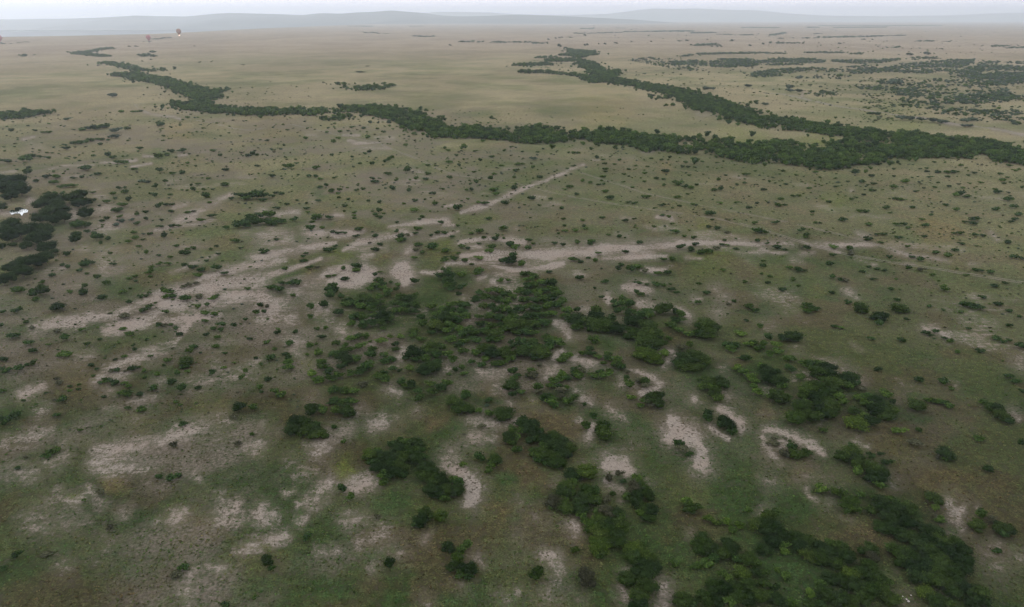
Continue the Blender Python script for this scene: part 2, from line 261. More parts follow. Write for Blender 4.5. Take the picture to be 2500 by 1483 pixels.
BUSH[(1240, 440)] = """170 900 110 60 m;240 920 100 60 m;200 950 110 60 m;330 980 110 70 m;410 980 110 80 d;260 1000 110 70 m;180 1010 110 70 d;430 1040 100 70 m;350 1060 110 70 d;270 1080 120 80 m;190 1080 110 70 d;110 1060 110 70 m;40 1090 110 80 d;470 1090 100 80 m;420 1130 110 80 d;330 1140 120 80 m;240 1150 110 70 d;150 1150 110 80 m;70 1160 110 80 d;510 1160 100 80 m;460 1200 110 80 d;380 1210 110 80 m;290 1230 120 80 d;200 1220 110 80 m;120 1230 110 80 d;40 1240 110 90 m;350 1290 110 80 m;420 1280 100 70 m;260 1300 110 80 d;170 1310 110 80 d;60 1310 110 80 m;330 1370 110 80 d;250 1380 110 80 m;150 1390 110 90 m;60 1400 120 90 d;560 1250 110 80 m;540 1300 90 60 m;660 1235 70 60 d;680 1280 50 30 b;650 1340 130 90 d;700 1350 90 80 m;660 1410 110 70 m;850 1240 110 80 l;840 1320 110 90 d;890 1340 90 80 m;990 1330 110 80 d;960 1390 120 90 m;1040 1420 120 90 d;870 1410 120 90 m;1090 1150 90 80 m;1030 1180 110 80 d;1110 1180 100 80 m;1170 1190 90 80 d;1060 1250 110 80 d;1160 1270 110 80 d;1200 1270 80 70 m;1330 1260 120 80 d;1350 1300 110 80 m;1280 1290 110 80 d;1190 1350 110 90 d;1330 1390 120 90 m;1370 1430 110 80 d;1480 1240 110 100 l;1590 1255 80 65 d;1640 1280 110 70 m;1590 1340 110 60 d;1640 1340 90 60 m;1550 1390 110 70 m;1900 1380 130 80 m;1840 1410 120 80 d;1930 1420 110 90 m;2300 1210 90 60 m;2360 1240 80 50 d;30 610 60 60 d;60 650 90 70 m;90 625 60 25 m;190 650 70 50 d;195 575 75 40 d;240 610 50 30 m;70 770 130 110 d;50 720 80 60 d;120 800 80 70 m;450 605 60 40 d;530 620 55 45 d;665 595 60 40 m;795 585 80 35 m;780 610 50 50 d;1255 600 70 40 d;725 440 35 50 d;740 465 55 25 m;1120 685 70 35 d;860 700 70 25 m;765 745 45 28 d;830 765 60 35 m;625 760 100 40 m;695 780 60 30 d;395 880 60 35 d;685 935 85 50 d;1050 850 60 55 d;1080 810 60 35 d;1165 850 80 75 d;1240 830 100 50 m;1305 865 70 55 b;1430 890 80 35 m;1520 885 80 45 d;1490 760 80 44 m;1560 752 80 40 m;925 970 80 40 d;1240 985 80 45 d;1420 1000 90 50 d;1325 995 50 20 m;1490 1005 50 30 m;1545 995 40 25 d;1560 1045 80 35 d;1610 1075 60 30 d;1230 1065 50 50 d;1270 1090 80 35 m;1895 1075 80 35 d;825 1030 40 25 d;1820 990 60 30 m;895 1115 60 35 d;1810 1170 70 40 d;2155 1155 50 35 d;2110 1185 60 35 b;1650 640 90 50 d;1790 615 70 40 d;1740 660 80 50 d;1850 690 90 50 m;1920 680 90 50 m;1990 650 80 25 b;2040 618 50 30 d;2090 622 50 28 m;2175 660 60 28 d;2380 580 50 40 d;2045 860 60 35 m;2435 775 45 30 m;2430 820 60 45 d;2420 895 35 25 m;2260 970 50 30 m;2480 980 60 30 d;2270 1340 50 30 d;2400 1400 60 60 m;225 175 80 45 d;405 182 40 28 d;300 242 40 25 d;510 268 50 30 d;660 135 50 30 d;975 170 90 40 d;1150 212 60 24 m;1210 222 60 28 d;1320 160 90 40 m;1620 165 70 30 m;1470 240 70 35 d;1400 270 40 20 d;1635 248 45 25 d;1760 235 50 35 m;1800 240 40 20 d;1930 320 100 35 d;2000 460 70 40 d;1910 450 60 35 d;2090 500 60 25 b;1590 493 90 30 d;1470 335 60 28 d;1530 350 50 30 m;1120 385 70 35 d;1205 370 50 20 m;1565 420 45 25 m;1395 445 50 25 m;535 435 40 25 d;540 487 60 30 m;480 508 40 20 m;635 480 70 20 m;530 372 50 22 m;900 360 60 25 m;715 385 50 20 m;960 525 50 25 m;1060 537 50 34 d;1120 550 30 15 d;1680 535 50 25 m;1775 550 60 35 m;1950 378 40 22 m;2355 410 60 30 m;2380 485 120 40 d;2300 265 60 30 d;2370 220 45 25 d;2180 218 50 28 m;2020 220 60 22 m;1690 65 60 50 d;1740 75 60 40 m;1960 95 70 34 d;2040 85 60 50 d;1490 50 40 30 m;2440 92 60 25 d;715 10 40 30 m;865 45 50 25 m;915 40 40 22 d;930 110 60 15 m;590 65 70 20 m;60 75 50 40 d;540 90 50 18 m;1730 480 30 18 m;2070 575 50 25 m"""
BUSH[(1860, 440)] = """80 15 40 30 d;225 40 45 18 d;950 20 50 35 d;1070 38 60 28 d;705 65 55 25 d;1370 15 90 25 m;25 92 50 22 d;1245 68 50 22 m;1300 68 40 20 m;450 78 50 22 m;1040 98 60 28 d;1075 100 40 20 d;970 140 45 22 d;850 185 50 28 m;895 168 45 22 m;1270 180 60 30 d;1320 185 60 28 m;1360 190 40 18 m;1860 145 70 50 m;1905 130 70 50 d;1950 155 80 34 m;2350 182 90 25 d;180 180 60 28 m;300 155 60 26 d;350 148 50 20 m;150 240 80 28 m;220 238 50 24 m;635 208 60 28 m;480 305 50 28 d;480 332 35 14 m;930 298 70 26 m;990 298 70 24 d;1750 240 65 22 d;1440 260 60 22 d;1190 265 80 20 m;1855 283 65 40 m;2235 280 80 35 d;2400 255 90 28 d;2450 330 80 25 d;1615 333 50 22 d;765 380 90 35 d;515 408 50 26 m;560 410 40 20 d;130 405 80 28 d;1525 378 65 28 m;2030 375 100 25 d;2415 375 70 30 d;2375 400 60 28 d;1940 400 60 22 m;2010 415 80 22 d;1030 425 80 28 m;1280 425 70 28 m;1345 422 70 34 d;1390 455 60 25 m;1555 430 90 28 d;1225 312 45 20 m;360 485 50 34 d;395 468 50 30 d;430 525 80 40 m;420 548 60 30 m;30 500 70 40 d;1010 560 90 40 d;1100 520 60 28 m;1160 518 70 32 m;1310 548 80 28 d;1130 598 60 28 d;1550 540 60 30 d;1840 508 70 20 m;1900 508 70 20 m;2040 522 70 26 d;2105 530 60 24 d;1900 608 70 28 d;2340 592 80 25 d;1390 635 50 35 m;50 605 50 28 d;140 640 90 40 d;220 668 60 25 d;380 640 60 36 b;430 650 70 50 d;685 640 90 35 m;830 650 90 30 m;680 715 70 40 d;850 705 70 25 b;1215 732 60 35 d;1430 735 60 25 d;1515 758 80 45 d;1650 690 80 25 d;1845 668 70 28 d;1780 720 90 45 m;2030 858 60 36 d;2085 862 60 30 d;2170 875 80 25 d;2400 735 90 45 d;2480 750 60 40 m;650 800 80 45 d;340 855 100 45 d;260 835 70 25 m;410 862 50 22 d;955 875 60 28 d;1020 830 50 28 d;1100 850 60 25 d;1165 860 60 30 d;1060 948 65 30 d;1400 835 60 40 d;1520 858 90 35 b;1950 908 60 18 m;1630 905 50 30 m;1275 945 40 25 m;680 925 65 50 d;755 950 60 40 d;800 960 60 44 b;300 950 55 40 m;60 980 90 35 d;195 1045 80 45 d;85 920 60 25 m;350 1010 40 25 m;1225 1040 60 35 d;1730 1010 70 36 m;1750 1045 80 50 m;2210 1010 80 40 d;2320 985 70 28 d;665 1075 60 35 d;820 1165 70 45 d;940 1235 115 95 y;1305 1235 150 75 m;1130 1310 140 80 d;1130 1370 90 70 d;1285 1145 70 30 d;1600 1208 60 35 d;2100 1120 80 45 d;1940 1190 110 60 d;2010 1210 120 65 d;2080 1220 90 50 d;2250 1185 90 45 d;430 1200 110 40 m;500 1230 110 50 d;450 1250 110 36 m;385 1210 50 20 m;2360 1250 70 35 d;2450 1300 50 30 d;1380 1330 60 35 d;1730 1240 40 25 d;1895 1260 60 22 m;15 780 40 30 d;15 820 50 40 m"""
BUSH[(0, 780)] = """120 165 140 50 d;270 230 110 60 d;310 305 70 55 d;630 175 90 70 d;640 335 120 60 m;580 345 70 50 m;720 50 30 15 d;460 245 60 30 m;835 235 60 50 m;950 190 50 20 d;320 420 60 70 m;260 435 50 40 d;175 475 100 80 d;50 485 110 60 d;30 385 80 50 d;865 440 60 40 d;920 475 50 25 d;890 540 40 30 m;1100 385 50 25 d;1185 355 60 30 m;1270 250 40 50 m;1285 290 40 40 d;1400 195 40 30 d;1215 140 60 30 m;1280 135 50 30 m;1060 492 70 36 b;1120 485 70 40 d;1260 475 80 60 d;1320 460 50 25 d;1370 490 50 50 m;1200 495 60 30 b;1440 350 60 30 m;1505 525 60 40 m;1380 555 45 35 d;1095 605 80 60 d;1010 585 100 40 m;950 605 60 30 d;1185 615 70 40 m;1230 640 60 40 m;1160 700 80 60 m;1230 715 90 70 m;1340 715 70 40 d;990 740 50 30 d;1460 655 90 55 d;1640 600 80 60 d;1735 660 90 90 d;1700 515 60 60 d;1600 395 80 50 m;1560 440 40 30 m;1775 410 110 90 m;1760 450 100 50 d;1845 265 80 50 d;1800 305 70 60 m;1790 500 50 40 m;1910 320 30 20 d;1970 150 60 50 d;2070 175 60 40 m;2060 260 80 40 m;2150 325 60 30 d;2020 510 70 60 d;2085 550 25 25 m;2130 465 60 30 m;2305 560 60 60 m;2345 490 50 60 m;2380 190 60 35 d;2445 370 50 30 d;2490 435 40 50 m;590 760 100 70 d;520 770 40 25 b;440 705 45 25 d;570 605 90 35 b;540 565 60 30 b;665 640 50 25 m;755 665 50 30 d;755 625 40 25 m;670 680 50 30 m;1890 655 70 30 d;1355 860 90 55 m;1220 850 70 30 m;1680 790 50 30 m;1720 815 50 25 m;2280 845 110 90 d;2410 845 80 70 m;2240 930 90 50 b;1740 1000 90 40 d;2400 1100 50 40 m;2270 1190 70 50 b;1650 1205 80 60 b;540 915 80 35 d;40 970 100 90 d;100 950 90 90 d;155 910 90 70 d;480 1280 100 60 m;430 1310 100 50 d;530 1250 80 50 m;770 1055 60 35 m;240 1315 60 30 b;340 815 40 25 m;295 845 30 15 m;220 775 50 20 m;20 685 80 30 m;1720 140 70 30 d;2230 415 40 20 m;2480 650 60 60 m;2490 700 50 50 d"""
BUSH[(620, 780)] = """225 130 70 60 d;230 95 40 30 m;395 120 55 50 d;600 90 60 35 m;685 85 45 45 m;655 170 90 50 d;120 225 60 45 m;345 235 90 60 d;535 255 65 85 m;590 235 40 30 m;300 335 70 40 d;325 365 60 50 d;160 370 90 65 d;200 285 60 30 m;325 410 90 60 m;325 465 110 70 m;515 340 40 50 m;65 440 40 35 d;25 370 40 30 d;135 575 70 50 d;50 645 60 60 m;80 700 70 50 m;200 690 80 70 m;260 720 100 80 m;15 840 40 80 m;620 320 80 70 l;780 235 80 60 m;920 190 110 70 m;1000 170 90 60 d;1060 160 80 60 m;870 250 70 50 m;1210 215 110 80 l;1350 235 80 60 d;1300 170 60 50 l;1410 170 80 60 l;760 340 110 70 d;850 300 90 60 m;930 290 90 60 m;1020 260 100 70 m;1130 290 90 60 m;1110 340 110 80 d;980 380 100 80 m;870 380 110 90 d;640 410 90 60 m;660 460 120 80 m;560 520 100 60 y;620 580 110 80 m;720 500 110 80 d;730 570 120 70 m;810 540 100 80 m;840 450 110 80 d;920 520 90 70 m;1010 500 110 80 d;1100 440 120 80 m;1060 460 100 90 d;1250 400 90 60 d;1310 385 90 60 d;1240 340 80 50 m;1350 290 70 50 m;1200 550 110 80 m;1260 570 100 90 m;1240 520 80 60 d;1040 620 110 60 b;1450 370 70 50 d;1320 475 90 60 d;1390 495 50 45 d;1530 330 110 100 d;1620 300 120 80 m;1700 280 120 90 m;1780 270 100 80 m;1740 340 110 80 d;1850 330 100 80 m;1890 390 90 80 m;1640 380 110 80 m;1550 380 90 60 d;1750 420 90 80 d;1700 460 110 90 m;1630 490 110 90 d;1500 470 110 60 l;1510 620 90 100 d;1410 600 90 60 d;1440 640 70 50 l;1560 690 90 60 d;1580 750 110 70 m;1700 700 100 80 m;1690 620 110 50 l;1790 650 110 80 d;1850 610 100 80 m;1920 480 60 50 d;2010 520 80 50 m;1860 530 50 50 m;1980 460 60 50 m;1900 800 110 90 m;1930 860 110 80 d;2000 860 110 90 m;2020 740 100 70 d;2020 700 80 50 m;2240 775 80 50 d;2220 820 50 30 g;2140 880 70 60 m;2240 900 80 70 m;2370 910 140 90 m;2170 1020 90 45 b;2000 1095 40 20 b;1740 60 100 90 l;1700 130 90 60 d;1790 130 100 60 m;1600 195 110 60 m;1490 90 90 60 l;1520 150 80 60 m;1620 60 80 80 m;1860 130 100 80 d;1960 90 110 80 m;2060 70 110 90 d;1880 190 110 70 m;1990 150 100 80 d;2100 130 110 80 m;2120 200 110 70 d;2010 205 100 50 m;2200 110 110 90 m;2250 60 90 70 d;2290 150 110 90 m;2250 200 100 70 d;2330 200 100 70 m;2370 120 90 90 m;2440 110 110 90 d;2470 60 90 80 m;2470 240 100 80 d;2410 330 110 90 m;2450 380 100 70 m;2200 290 110 90 m;2280 330 110 90 d;2120 320 100 70 m;2000 300 110 70 m;1960 250 100 70 d;2200 380 90 60 m;2320 430 120 60 m;2170 440 90 60 d;2070 410 80 50 d;2380 420 90 60 m;2470 490 100 80 d;2480 570 80 60 m;2470 640 110 90 m;2470 720 90 80 d;750 690 100 80 d;790 670 90 70 d;870 680 110 70 m;950 690 100 70 m;760 785 110 80 d;840 800 100 70 m;900 780 80 60 d;950 790 90 60 m;780 870 100 80 l;880 890 120 100 m;660 870 100 90 m;550 870 110 110 m;400 980 130 100 d;470 1000 110 90 m;370 1060 110 100 d;490 1070 110 90 l;560 1060 110 90 m;610 1100 130 80 m;590 1000 110 60 d;760 1030 60 40 d;855 1165 55 55 m;1110 210 40 25 m;1390 1150 60 50 d;1330 1200 120 80 d;1450 1180 110 80 m;1540 1200 120 90 d;1400 1240 120 90 d;1500 1260 120 90 m;1590 1250 100 90 d;1170 1260 110 70 m;1110 1300 110 90 y;1220 1320 120 90 d;1320 1320 130 90 d;1420 1330 120 90 m;1530 1330 120 90 d;1600 1320 100 80 d;1120 1370 110 80 d;2140 1310 90 100 d;2180 1340 80 80 d;2310 1350 110 90 m;2280 1390 90 70 m;2430 1130 110 90 d;2470 1060 90 80 m;2460 1180 90 70 m"""
BUSH[(1240, 780)] = """60 30 110 80 m;40 100 110 90 d;130 60 110 80 m;180 120 120 80 d;100 130 110 60 m;240 40 110 90 d;330 40 110 90 m;380 30 90 70 m;300 80 110 90 d;240 130 120 70 m;30 220 110 80 m;120 210 110 80 d;90 270 120 90 m;40 320 120 110 d;30 380 110 70 m;150 320 120 90 m;190 270 120 80 d;240 220 110 70 m;290 270 120 80 d;300 330 130 100 m;340 340 100 90 m;240 360 110 80 d;380 180 110 70 m;400 230 120 80 d;460 210 120 80 m;500 240 90 80 m;380 270 100 70 d;650 30 130 90 m;690 20 90 80 d;640 90 120 60 m;690 100 90 50 m;820 40 120 90 m;800 90 100 80 d;860 30 90 80 m;960 40 110 90 d;1050 90 120 100 d;1000 110 110 80 m;1020 40 100 90 m;1170 40 110 90 m;1290 50 120 90 d;1360 60 110 100 m;1190 140 110 90 m;1280 150 120 90 m;1370 150 130 100 m;1430 170 100 90 d;1320 220 130 90 m;1410 240 120 90 m;1370 290 120 80 d;1270 280 90 60 d;1310 340 130 100 y;1380 380 110 90 y;1420 390 80 80 m;1260 340 80 60 y;1505 330 105 75 l;815 195 110 80 m;1530 185 70 50 m;1600 20 130 70 d;1640 110 110 70 m;1730 140 110 70 m;1560 80 110 60 d;1800 70 120 100 m;1850 50 130 90 d;1930 100 130 100 m;1920 150 110 90 m;1830 140 120 80 d;1660 280 120 80 b;1740 240 80 60 y;1710 390 140 100 d;1790 370 130 100 m;1850 400 110 90 m;1840 440 100 70 d;1740 460 130 80 l;1650 450 110 80 m;1610 420 90 60 d;720 320 90 60 m;780 290 90 60 d;800 330 100 60 d;850 360 80 50 m;950 340 90 70 m;960 370 90 60 d;1030 390 100 80 m;1040 440 110 80 m;1080 460 90 70 d;910 420 60 40 m;540 370 110 80 l;500 400 90 50 m;580 340 80 50 m;660 480 110 80 d;680 540 110 80 m;640 530 90 70 d;700 500 90 80 b;530 530 100 80 m;560 560 90 60 d;490 570 100 60 m;430 590 110 60 m;820 540 110 60 m;880 500 90 60 d;920 540 110 80 m;960 500 80 60 m;30 490 80 60 m;80 510 90 70 m;90 540 70 50 d;220 500 90 70 m;240 540 110 80 b;200 540 80 50 m;300 440 50 40 b;30 650 100 70 d;90 650 100 80 b;130 700 90 60 m;40 720 90 70 d;290 650 90 80 m;300 690 80 60 b;400 640 90 60 m;490 640 90 60 d;520 680 110 80 b;560 660 80 60 m;600 770 100 80 m;570 790 110 70 m;650 740 60 60 m;360 760 100 80 d;420 780 110 80 m;440 820 90 60 d;500 740 80 60 b;380 720 80 50 d;1145 500 50 45 b;1130 560 60 50 d;1160 620 100 80 m;1240 590 70 80 b;1310 600 90 100 m;1310 640 80 70 b;1180 745 90 60 y;1260 830 80 60 m;1310 790 90 80 m;1360 760 120 100 m;1420 740 120 90 d;1430 800 120 90 m;1350 810 110 80 b;730 815 45 50 d;810 930 80 70 d;740 1020 100 80 m;910 1040 120 110 m;900 1110 130 130 m;930 1100 90 90 l;1910 600 130 90 m;1860 650 100 80 l;1950 650 110 80 m;2040 610 120 100 d;2060 640 90 90 d;1980 710 120 100 l;2000 760 110 80 l;1830 580 60 30 m;1910 900 90 80 d;1900 950 100 80 d;2060 980 110 90 d;2100 1010 110 90 d;2040 1010 90 80 d;2130 1070 90 60 d;2160 1070 50 40 d;1640 1190 110 80 d;1660 1240 110 80 b;1730 1290 90 50 d;150 960 90 70 d;120 1000 110 80 d;200 1010 120 90 d;260 1020 90 80 m;60 1060 100 80 m;140 1070 110 80 m;230 1080 120 100 d;300 1080 90 80 d;60 1130 100 80 m;220 1160 110 80 d;270 1150 90 70 m;370 1150 110 90 d;450 1130 120 90 m;350 1210 110 80 m;430 1220 130 90 d;520 1190 130 100 d;580 1240 110 90 m;250 1270 110 80 m;330 1290 130 90 m;420 1310 130 90 m;510 1290 130 100 d;470 1370 130 90 m;380 1370 120 80 d;90 1250 100 80 m;2100 250 110 70 d;2120 290 110 70 m;2170 250 90 60 d;2260 370 110 60 d;2220 140 110 50 y;2300 240 110 60 y;2340 230 90 60 m;2400 280 110 60 m;2440 240 90 70 m;2480 170 80 80 d;2490 340 80 80 m;2180 460 100 70 y;2250 500 110 70 m;2320 550 110 70 y;2350 590 90 60 m;2340 640 80 50 m;2380 700 110 70 y;2490 740 60 70 y;2430 450 90 70 m;2470 500 110 90 d;2480 570 110 90 d;2400 80 50 50 m"""
BUSH[(1860, 780)] = """90 180 110 70 m;190 180 100 70 d;300 170 140 80 d;340 190 90 60 m;40 250 110 80 m;130 250 110 80 l;160 310 110 60 m;70 320 110 70 m;260 380 110 70 m;260 470 110 70 d;90 470 120 80 d;130 500 90 60 d;50 560 110 90 m;160 600 120 90 m;190 640 110 70 m;400 430 110 70 m;470 430 120 80 d;540 430 110 80 m;620 470 120 90 d;540 510 130 100 m;650 540 110 90 d;580 580 120 80 m;380 560 100 70 m;520 640 130 90 m;440 690 130 100 y;400 740 100 80 m;510 740 120 90 d;600 690 130 90 m;590 760 120 90 d;670 650 120 90 m;720 620 130 100 m;800 580 120 90 d;860 560 120 90 m;890 610 90 80 d;820 640 110 80 m;730 740 110 80 y;760 780 110 80 m;650 830 130 100 m;560 830 110 90 d;380 840 130 110 m;440 800 100 80 m;580 900 130 90 d;480 930 120 100 m;640 900 120 90 m;320 950 130 120 y;150 750 130 110 m;110 730 110 80 l;70 740 100 60 m;240 750 80 70 m;930 760 120 80 m;1010 740 110 80 d;990 810 110 80 m;1190 720 120 80 m;1240 790 60 60 d;1080 790 110 90 d;1130 850 130 100 d;1200 870 130 100 m;1070 880 110 90 d;1180 920 130 80 m;880 880 110 80 m;980 930 110 70 l;1020 980 130 100 d;900 1000 160 100 y;960 660 90 40 b;1300 1070 130 70 y;1490 1060 60 60 m;1040 185 80 40 d;1330 200 80 50 d;1110 480 90 40 d;1500 580 90 60 d;1740 600 110 70 d;1800 660 60 40 m;1420 765 60 30 m;1480 830 130 100 m;1600 770 110 50 m;1680 785 100 50 m;1750 805 100 50 d;1790 830 80 60 m;2180 850 100 80 m;2250 870 110 90 d;2180 830 100 60 m;2280 930 120 90 m;2340 970 110 80 d;2120 790 100 25 m;2080 300 90 40 d;1860 310 70 35 m;1660 115 70 40 d;1560 130 90 40 d;1610 155 60 30 d;1740 180 60 25 d;1800 210 80 25 m;2240 185 90 40 d;2300 210 70 30 d;2360 200 60 25 d;2470 255 110 70 d;2350 545 100 40 d;2420 590 90 40 d;2480 685 60 40 d;690 70 70 28 d;750 80 70 28 m;1140 45 90 60 d;1380 10 60 30 d;2360 60 70 30 d;1970 90 60 20 d;290 1220 110 80 d;320 1290 130 80 m;210 1280 110 80 b;410 1280 110 80 m;220 1135 50 30 b;110 1140 60 40 b;270 1160 40 20 m;60 1185 60 30 b;140 1190 80 35 b;850 1210 60 60 d;860 1290 130 120 m;780 1310 110 90 m;900 1340 110 100 d;1030 1300 90 60 d;1130 1290 60 50 d;1190 1370 110 60 d;1740 1290 130 90 d;1770 1330 110 60 m;1700 1310 90 40 b;2060 1140 110 40 m;1450 1180 140 40 b;2480 1180 70 90 d;580 1060 90 30 m"""
BUSH[(0, 1120)] = """1510 175 70 45 d;1640 190 110 80 d;1700 165 60 50 d;160 930 90 100 d;30 1050 70 50 d;170 95 50 40 d;950 330 80 80 b;1045 660 70 60 b;1740 1050 100 70 d;1680 1110 100 70 b;2430 1330 50 60 m;2140 1400 90 60 d;440 920 120 60 b;800 400 40 50 m"""
BUSH[(620, 1120)] = """1100 20 120 90 m;1180 90 120 90 d;1290 60 130 100 d;1400 80 130 100 m;1470 40 120 90 d;1330 140 130 90 d;1230 150 110 80 m;1420 150 110 80 d;1250 215 90 60 m;1640 80 120 90 d;1690 130 110 90 m;1620 170 110 90 m;1700 220 120 90 m;1800 220 120 100 d;1900 210 100 80 m;1950 230 100 90 d;1930 310 110 110 d;1840 310 120 100 m;1750 340 120 90 d;1820 370 110 80 m;1690 300 110 90 d;1990 65 70 70 l;2270 80 90 100 m;2230 110 90 70 m;2310 50 80 80 d;2150 20 90 70 d;835 290 90 90 d;920 365 80 80 m;1600 600 130 110 d;1640 520 110 90 m;1540 620 90 80 d;1690 560 80 80 m;1780 560 110 100 y;510 755 90 100 d;120 980 90 110 d;165 1055 70 80 d;1290 1000 90 110 d;1850 860 110 90 d;1970 870 90 80 m;2030 820 90 90 m;1930 970 120 90 y;1900 1040 110 90 d;1990 1060 110 100 d;2070 1060 110 110 d;2050 1130 90 70 d;1960 1110 100 80 m;1180 560 60 60 b;1220 250 60 50 y"""
BUSH[(1240, 1120)] = """300 10 110 80 d;400 40 130 90 m;470 20 90 70 d;760 130 120 100 y;690 160 100 90 m;600 170 110 90 d;620 230 100 80 m;560 280 110 90 m;530 330 110 90 d;600 340 100 80 m;450 420 120 90 b;430 460 90 70 m;530 400 100 80 m;540 480 110 90 m;770 310 110 90 m;850 320 100 90 d;790 390 110 90 m;720 400 110 90 d;850 410 90 80 m;940 400 90 80 b;700 480 120 90 d;700 540 110 80 m;740 600 90 70 m;860 520 110 80 m;940 530 110 90 b;1030 530 110 90 d;1080 580 100 90 m;900 600 120 90 m;820 650 120 90 y;970 640 130 100 d;1060 660 120 100 m;870 730 130 100 l;960 720 120 100 m;1040 740 110 90 d;840 800 110 80 m;920 810 110 90 y;1020 800 120 90 m;870 870 110 100 y;880 930 90 70 m;970 190 80 80 b;1060 150 80 70 b;1100 225 60 60 d;1220 190 100 80 m;1210 290 120 100 b;1280 290 120 90 m;1340 360 110 100 m;1240 350 110 90 d;1140 380 110 80 m;1230 440 110 90 d;1300 470 120 90 m;1370 500 120 100 d;1340 560 130 80 m;1260 530 90 80 y;1000 340 60 50 m;1700 420 110 80 y;1740 480 110 90 m;1800 470 90 80 m;1910 570 100 60 y;2000 610 110 60 l;2080 600 100 60 y;2200 640 100 60 y;2150 680 90 60 m;2290 500 80 80 m;2400 640 140 100 m;2450 700 110 90 d;1200 870 130 80 y;1280 850 100 70 m;1170 940 130 80 m;1240 920 100 80 d;1330 960 120 90 m;1290 1030 120 90 d;1370 1040 120 90 d;1300 1100 140 100 d;1210 1130 130 80 m;1140 1150 110 90 l;1390 1100 110 80 m;1320 1220 140 110 l;1240 1310 120 100 m;1250 1380 110 90 d;280 1110 130 140 m;740 1150 150 150 b;640 880 80 80 l;1850 790 140 100 m;1930 860 120 100 d;1850 870 120 90 m;2080 800 120 80 d;2120 870 130 100 d;2050 900 120 90 m;1800 1020 120 70 m;1900 1000 120 80 m;1960 950 110 80 d;2200 960 120 80 d;2280 960 120 90 m;2350 990 120 80 m;2240 1100 130 100 y;2050 1110 110 90 m;2110 1160 90 80 l;2350 1090 110 80 d;2450 1100 110 80 m;1960 1220 120 90 m;2070 1240 120 90 d;2190 1240 130 90 m;2290 1230 130 100 m;2430 1200 110 90 m;2400 1310 130 100 m;2300 1330 120 90 d;2200 1330 120 90 m;2100 1370 120 80 m;1980 1350 130 80 d;1860 1340 120 100 m;1670 1350 130 100 m;1760 1370 120 80 d;2450 870 120 90 d;1590 1000 90 70 m;1760 810 70 50 m"""
BUSH[(1860, 1120)] = """850 40 160 110 d;780 10 110 80 m;920 60 100 100 m;1060 110 140 110 m;1090 190 140 110 d;1140 140 100 100 d;1130 260 110 90 m;920 130 100 90 m;1200 60 110 90 d;560 290 110 90 y;600 300 80 60 m;700 330 100 90 l;770 330 90 80 m;850 440 150 110 y;900 490 110 80 m;830 500 100 70 m;940 350 90 60 m;1130 410 120 90 d;1220 400 120 80 m;1050 500 110 90 m;1180 500 130 100 d;1290 500 130 110 d;1390 480 120 90 m;1430 520 100 80 m;1210 590 130 100 d;1160 660 140 90 m;1270 680 130 100 d;1370 620 140 110 d;1440 660 110 80 b;1330 740 130 90 d;1430 760 120 90 m;1580 700 120 90 m;1650 700 120 90 d;1600 790 140 100 d;1700 800 140 100 m;1500 860 140 100 d;1850 820 120 100 m;1920 880 120 100 d;1620 900 140 110 m;1750 900 140 110 d;1850 960 130 110 d;1940 980 110 100 d;1700 990 150 110 m;1580 990 130 90 d;1900 1070 130 110 d;1830 1100 120 100 m;1690 1070 150 100 m;1560 1060 130 90 d;1420 940 130 100 m;1300 880 120 100 m;1330 960 120 100 m;1450 1040 130 100 d;1500 1130 150 100 d;1640 1160 150 100 m;1760 1190 140 100 m;1880 1180 120 90 d;1960 1250 120 90 d;2080 1290 140 110 m;2030 1350 120 100 d;2130 1360 110 90 d;1840 1280 120 90 m;1640 390 120 90 m;1610 370 100 80 m;1660 480 90 70 l;1690 580 110 80 m;1660 560 80 60 b;2100 530 110 90 m;2180 580 90 70 b;2240 620 80 60 d;2290 680 140 110 m;2370 700 100 100 d;2310 730 110 90 d;2060 650 120 110 l;2240 880 90 50 d;2150 100 110 60 d;60 560 130 100 m;130 530 110 90 m;50 640 130 110 d;120 680 130 110 d;190 740 130 100 d;40 700 110 100 m;100 800 120 100 d;200 830 100 80 m;210 890 100 60 y;330 760 130 90 m;430 800 130 100 m;380 860 120 100 d;460 930 140 100 l;540 960 130 100 m;560 860 130 100 d;640 810 110 80 m;650 920 130 100 d;750 880 130 110 m;800 940 130 110 d;700 1000 120 90 m;1030 870 120 90 m;1050 950 100 110 b;960 890 90 70 d;1240 860 110 90 m;1020 1040 120 90 m;850 1110 130 100 y;950 1120 130 100 m;1100 1150 130 90 m;1200 1170 120 80 m;900 1220 140 110 d;1040 1250 140 110 m;780 1180 120 90 m;650 1150 120 90 d;560 1200 110 90 m;450 1290 100 90 y;600 1300 130 100 m;740 1340 140 110 d;850 1380 130 90 m;960 1340 130 100 m;1150 1270 120 100 m;1230 1340 130 90 m;1560 1290 120 90 y;1650 1350 130 90 m;1760 1370 110 80 m;150 1070 60 70 y;40 1100 90 80 m;30 1190 100 90 m;120 1220 110 80 d;230 1130 100 80 m;40 1320 110 90 m;150 1350 130 90 d;280 1380 110 70 m;440 1390 110 60 m;560 1390 110 60 d"""
# tall trees round the water hole on the left
TREE = {(0, 440): """140 30 150 120;60 90 140 110;200 100 150 110;100 165 120 90;250 190 120 100;20 10 120 90;480 190 120 90;400 250 130 100;540 250 130 100;470 320 130 90;600 290 110 80;560 200 100 70;700 180 120 90;770 150 110 80;825 215 80 50;750 235 90 60;610 365 110 70;500 385 120 80;380 375 120 90;280 350 120 90;170 375 130 100;110 440 140 100;250 430 140 100;30 500 120 100;190 510 150 110;320 480 140 110;440 490 120 100;380 565 150 120;290 575 100 90;100 550 120 90;250 635 90 50;20 640 60 60;440 655 130 90;510 690 70 50;430 755 130 110;340 790 140 90;250 790 120 70;160 830 130 80;80 850 90 45;210 885 150 100;100 945 110 110;40 965 110 120;10 265 80 80"""}
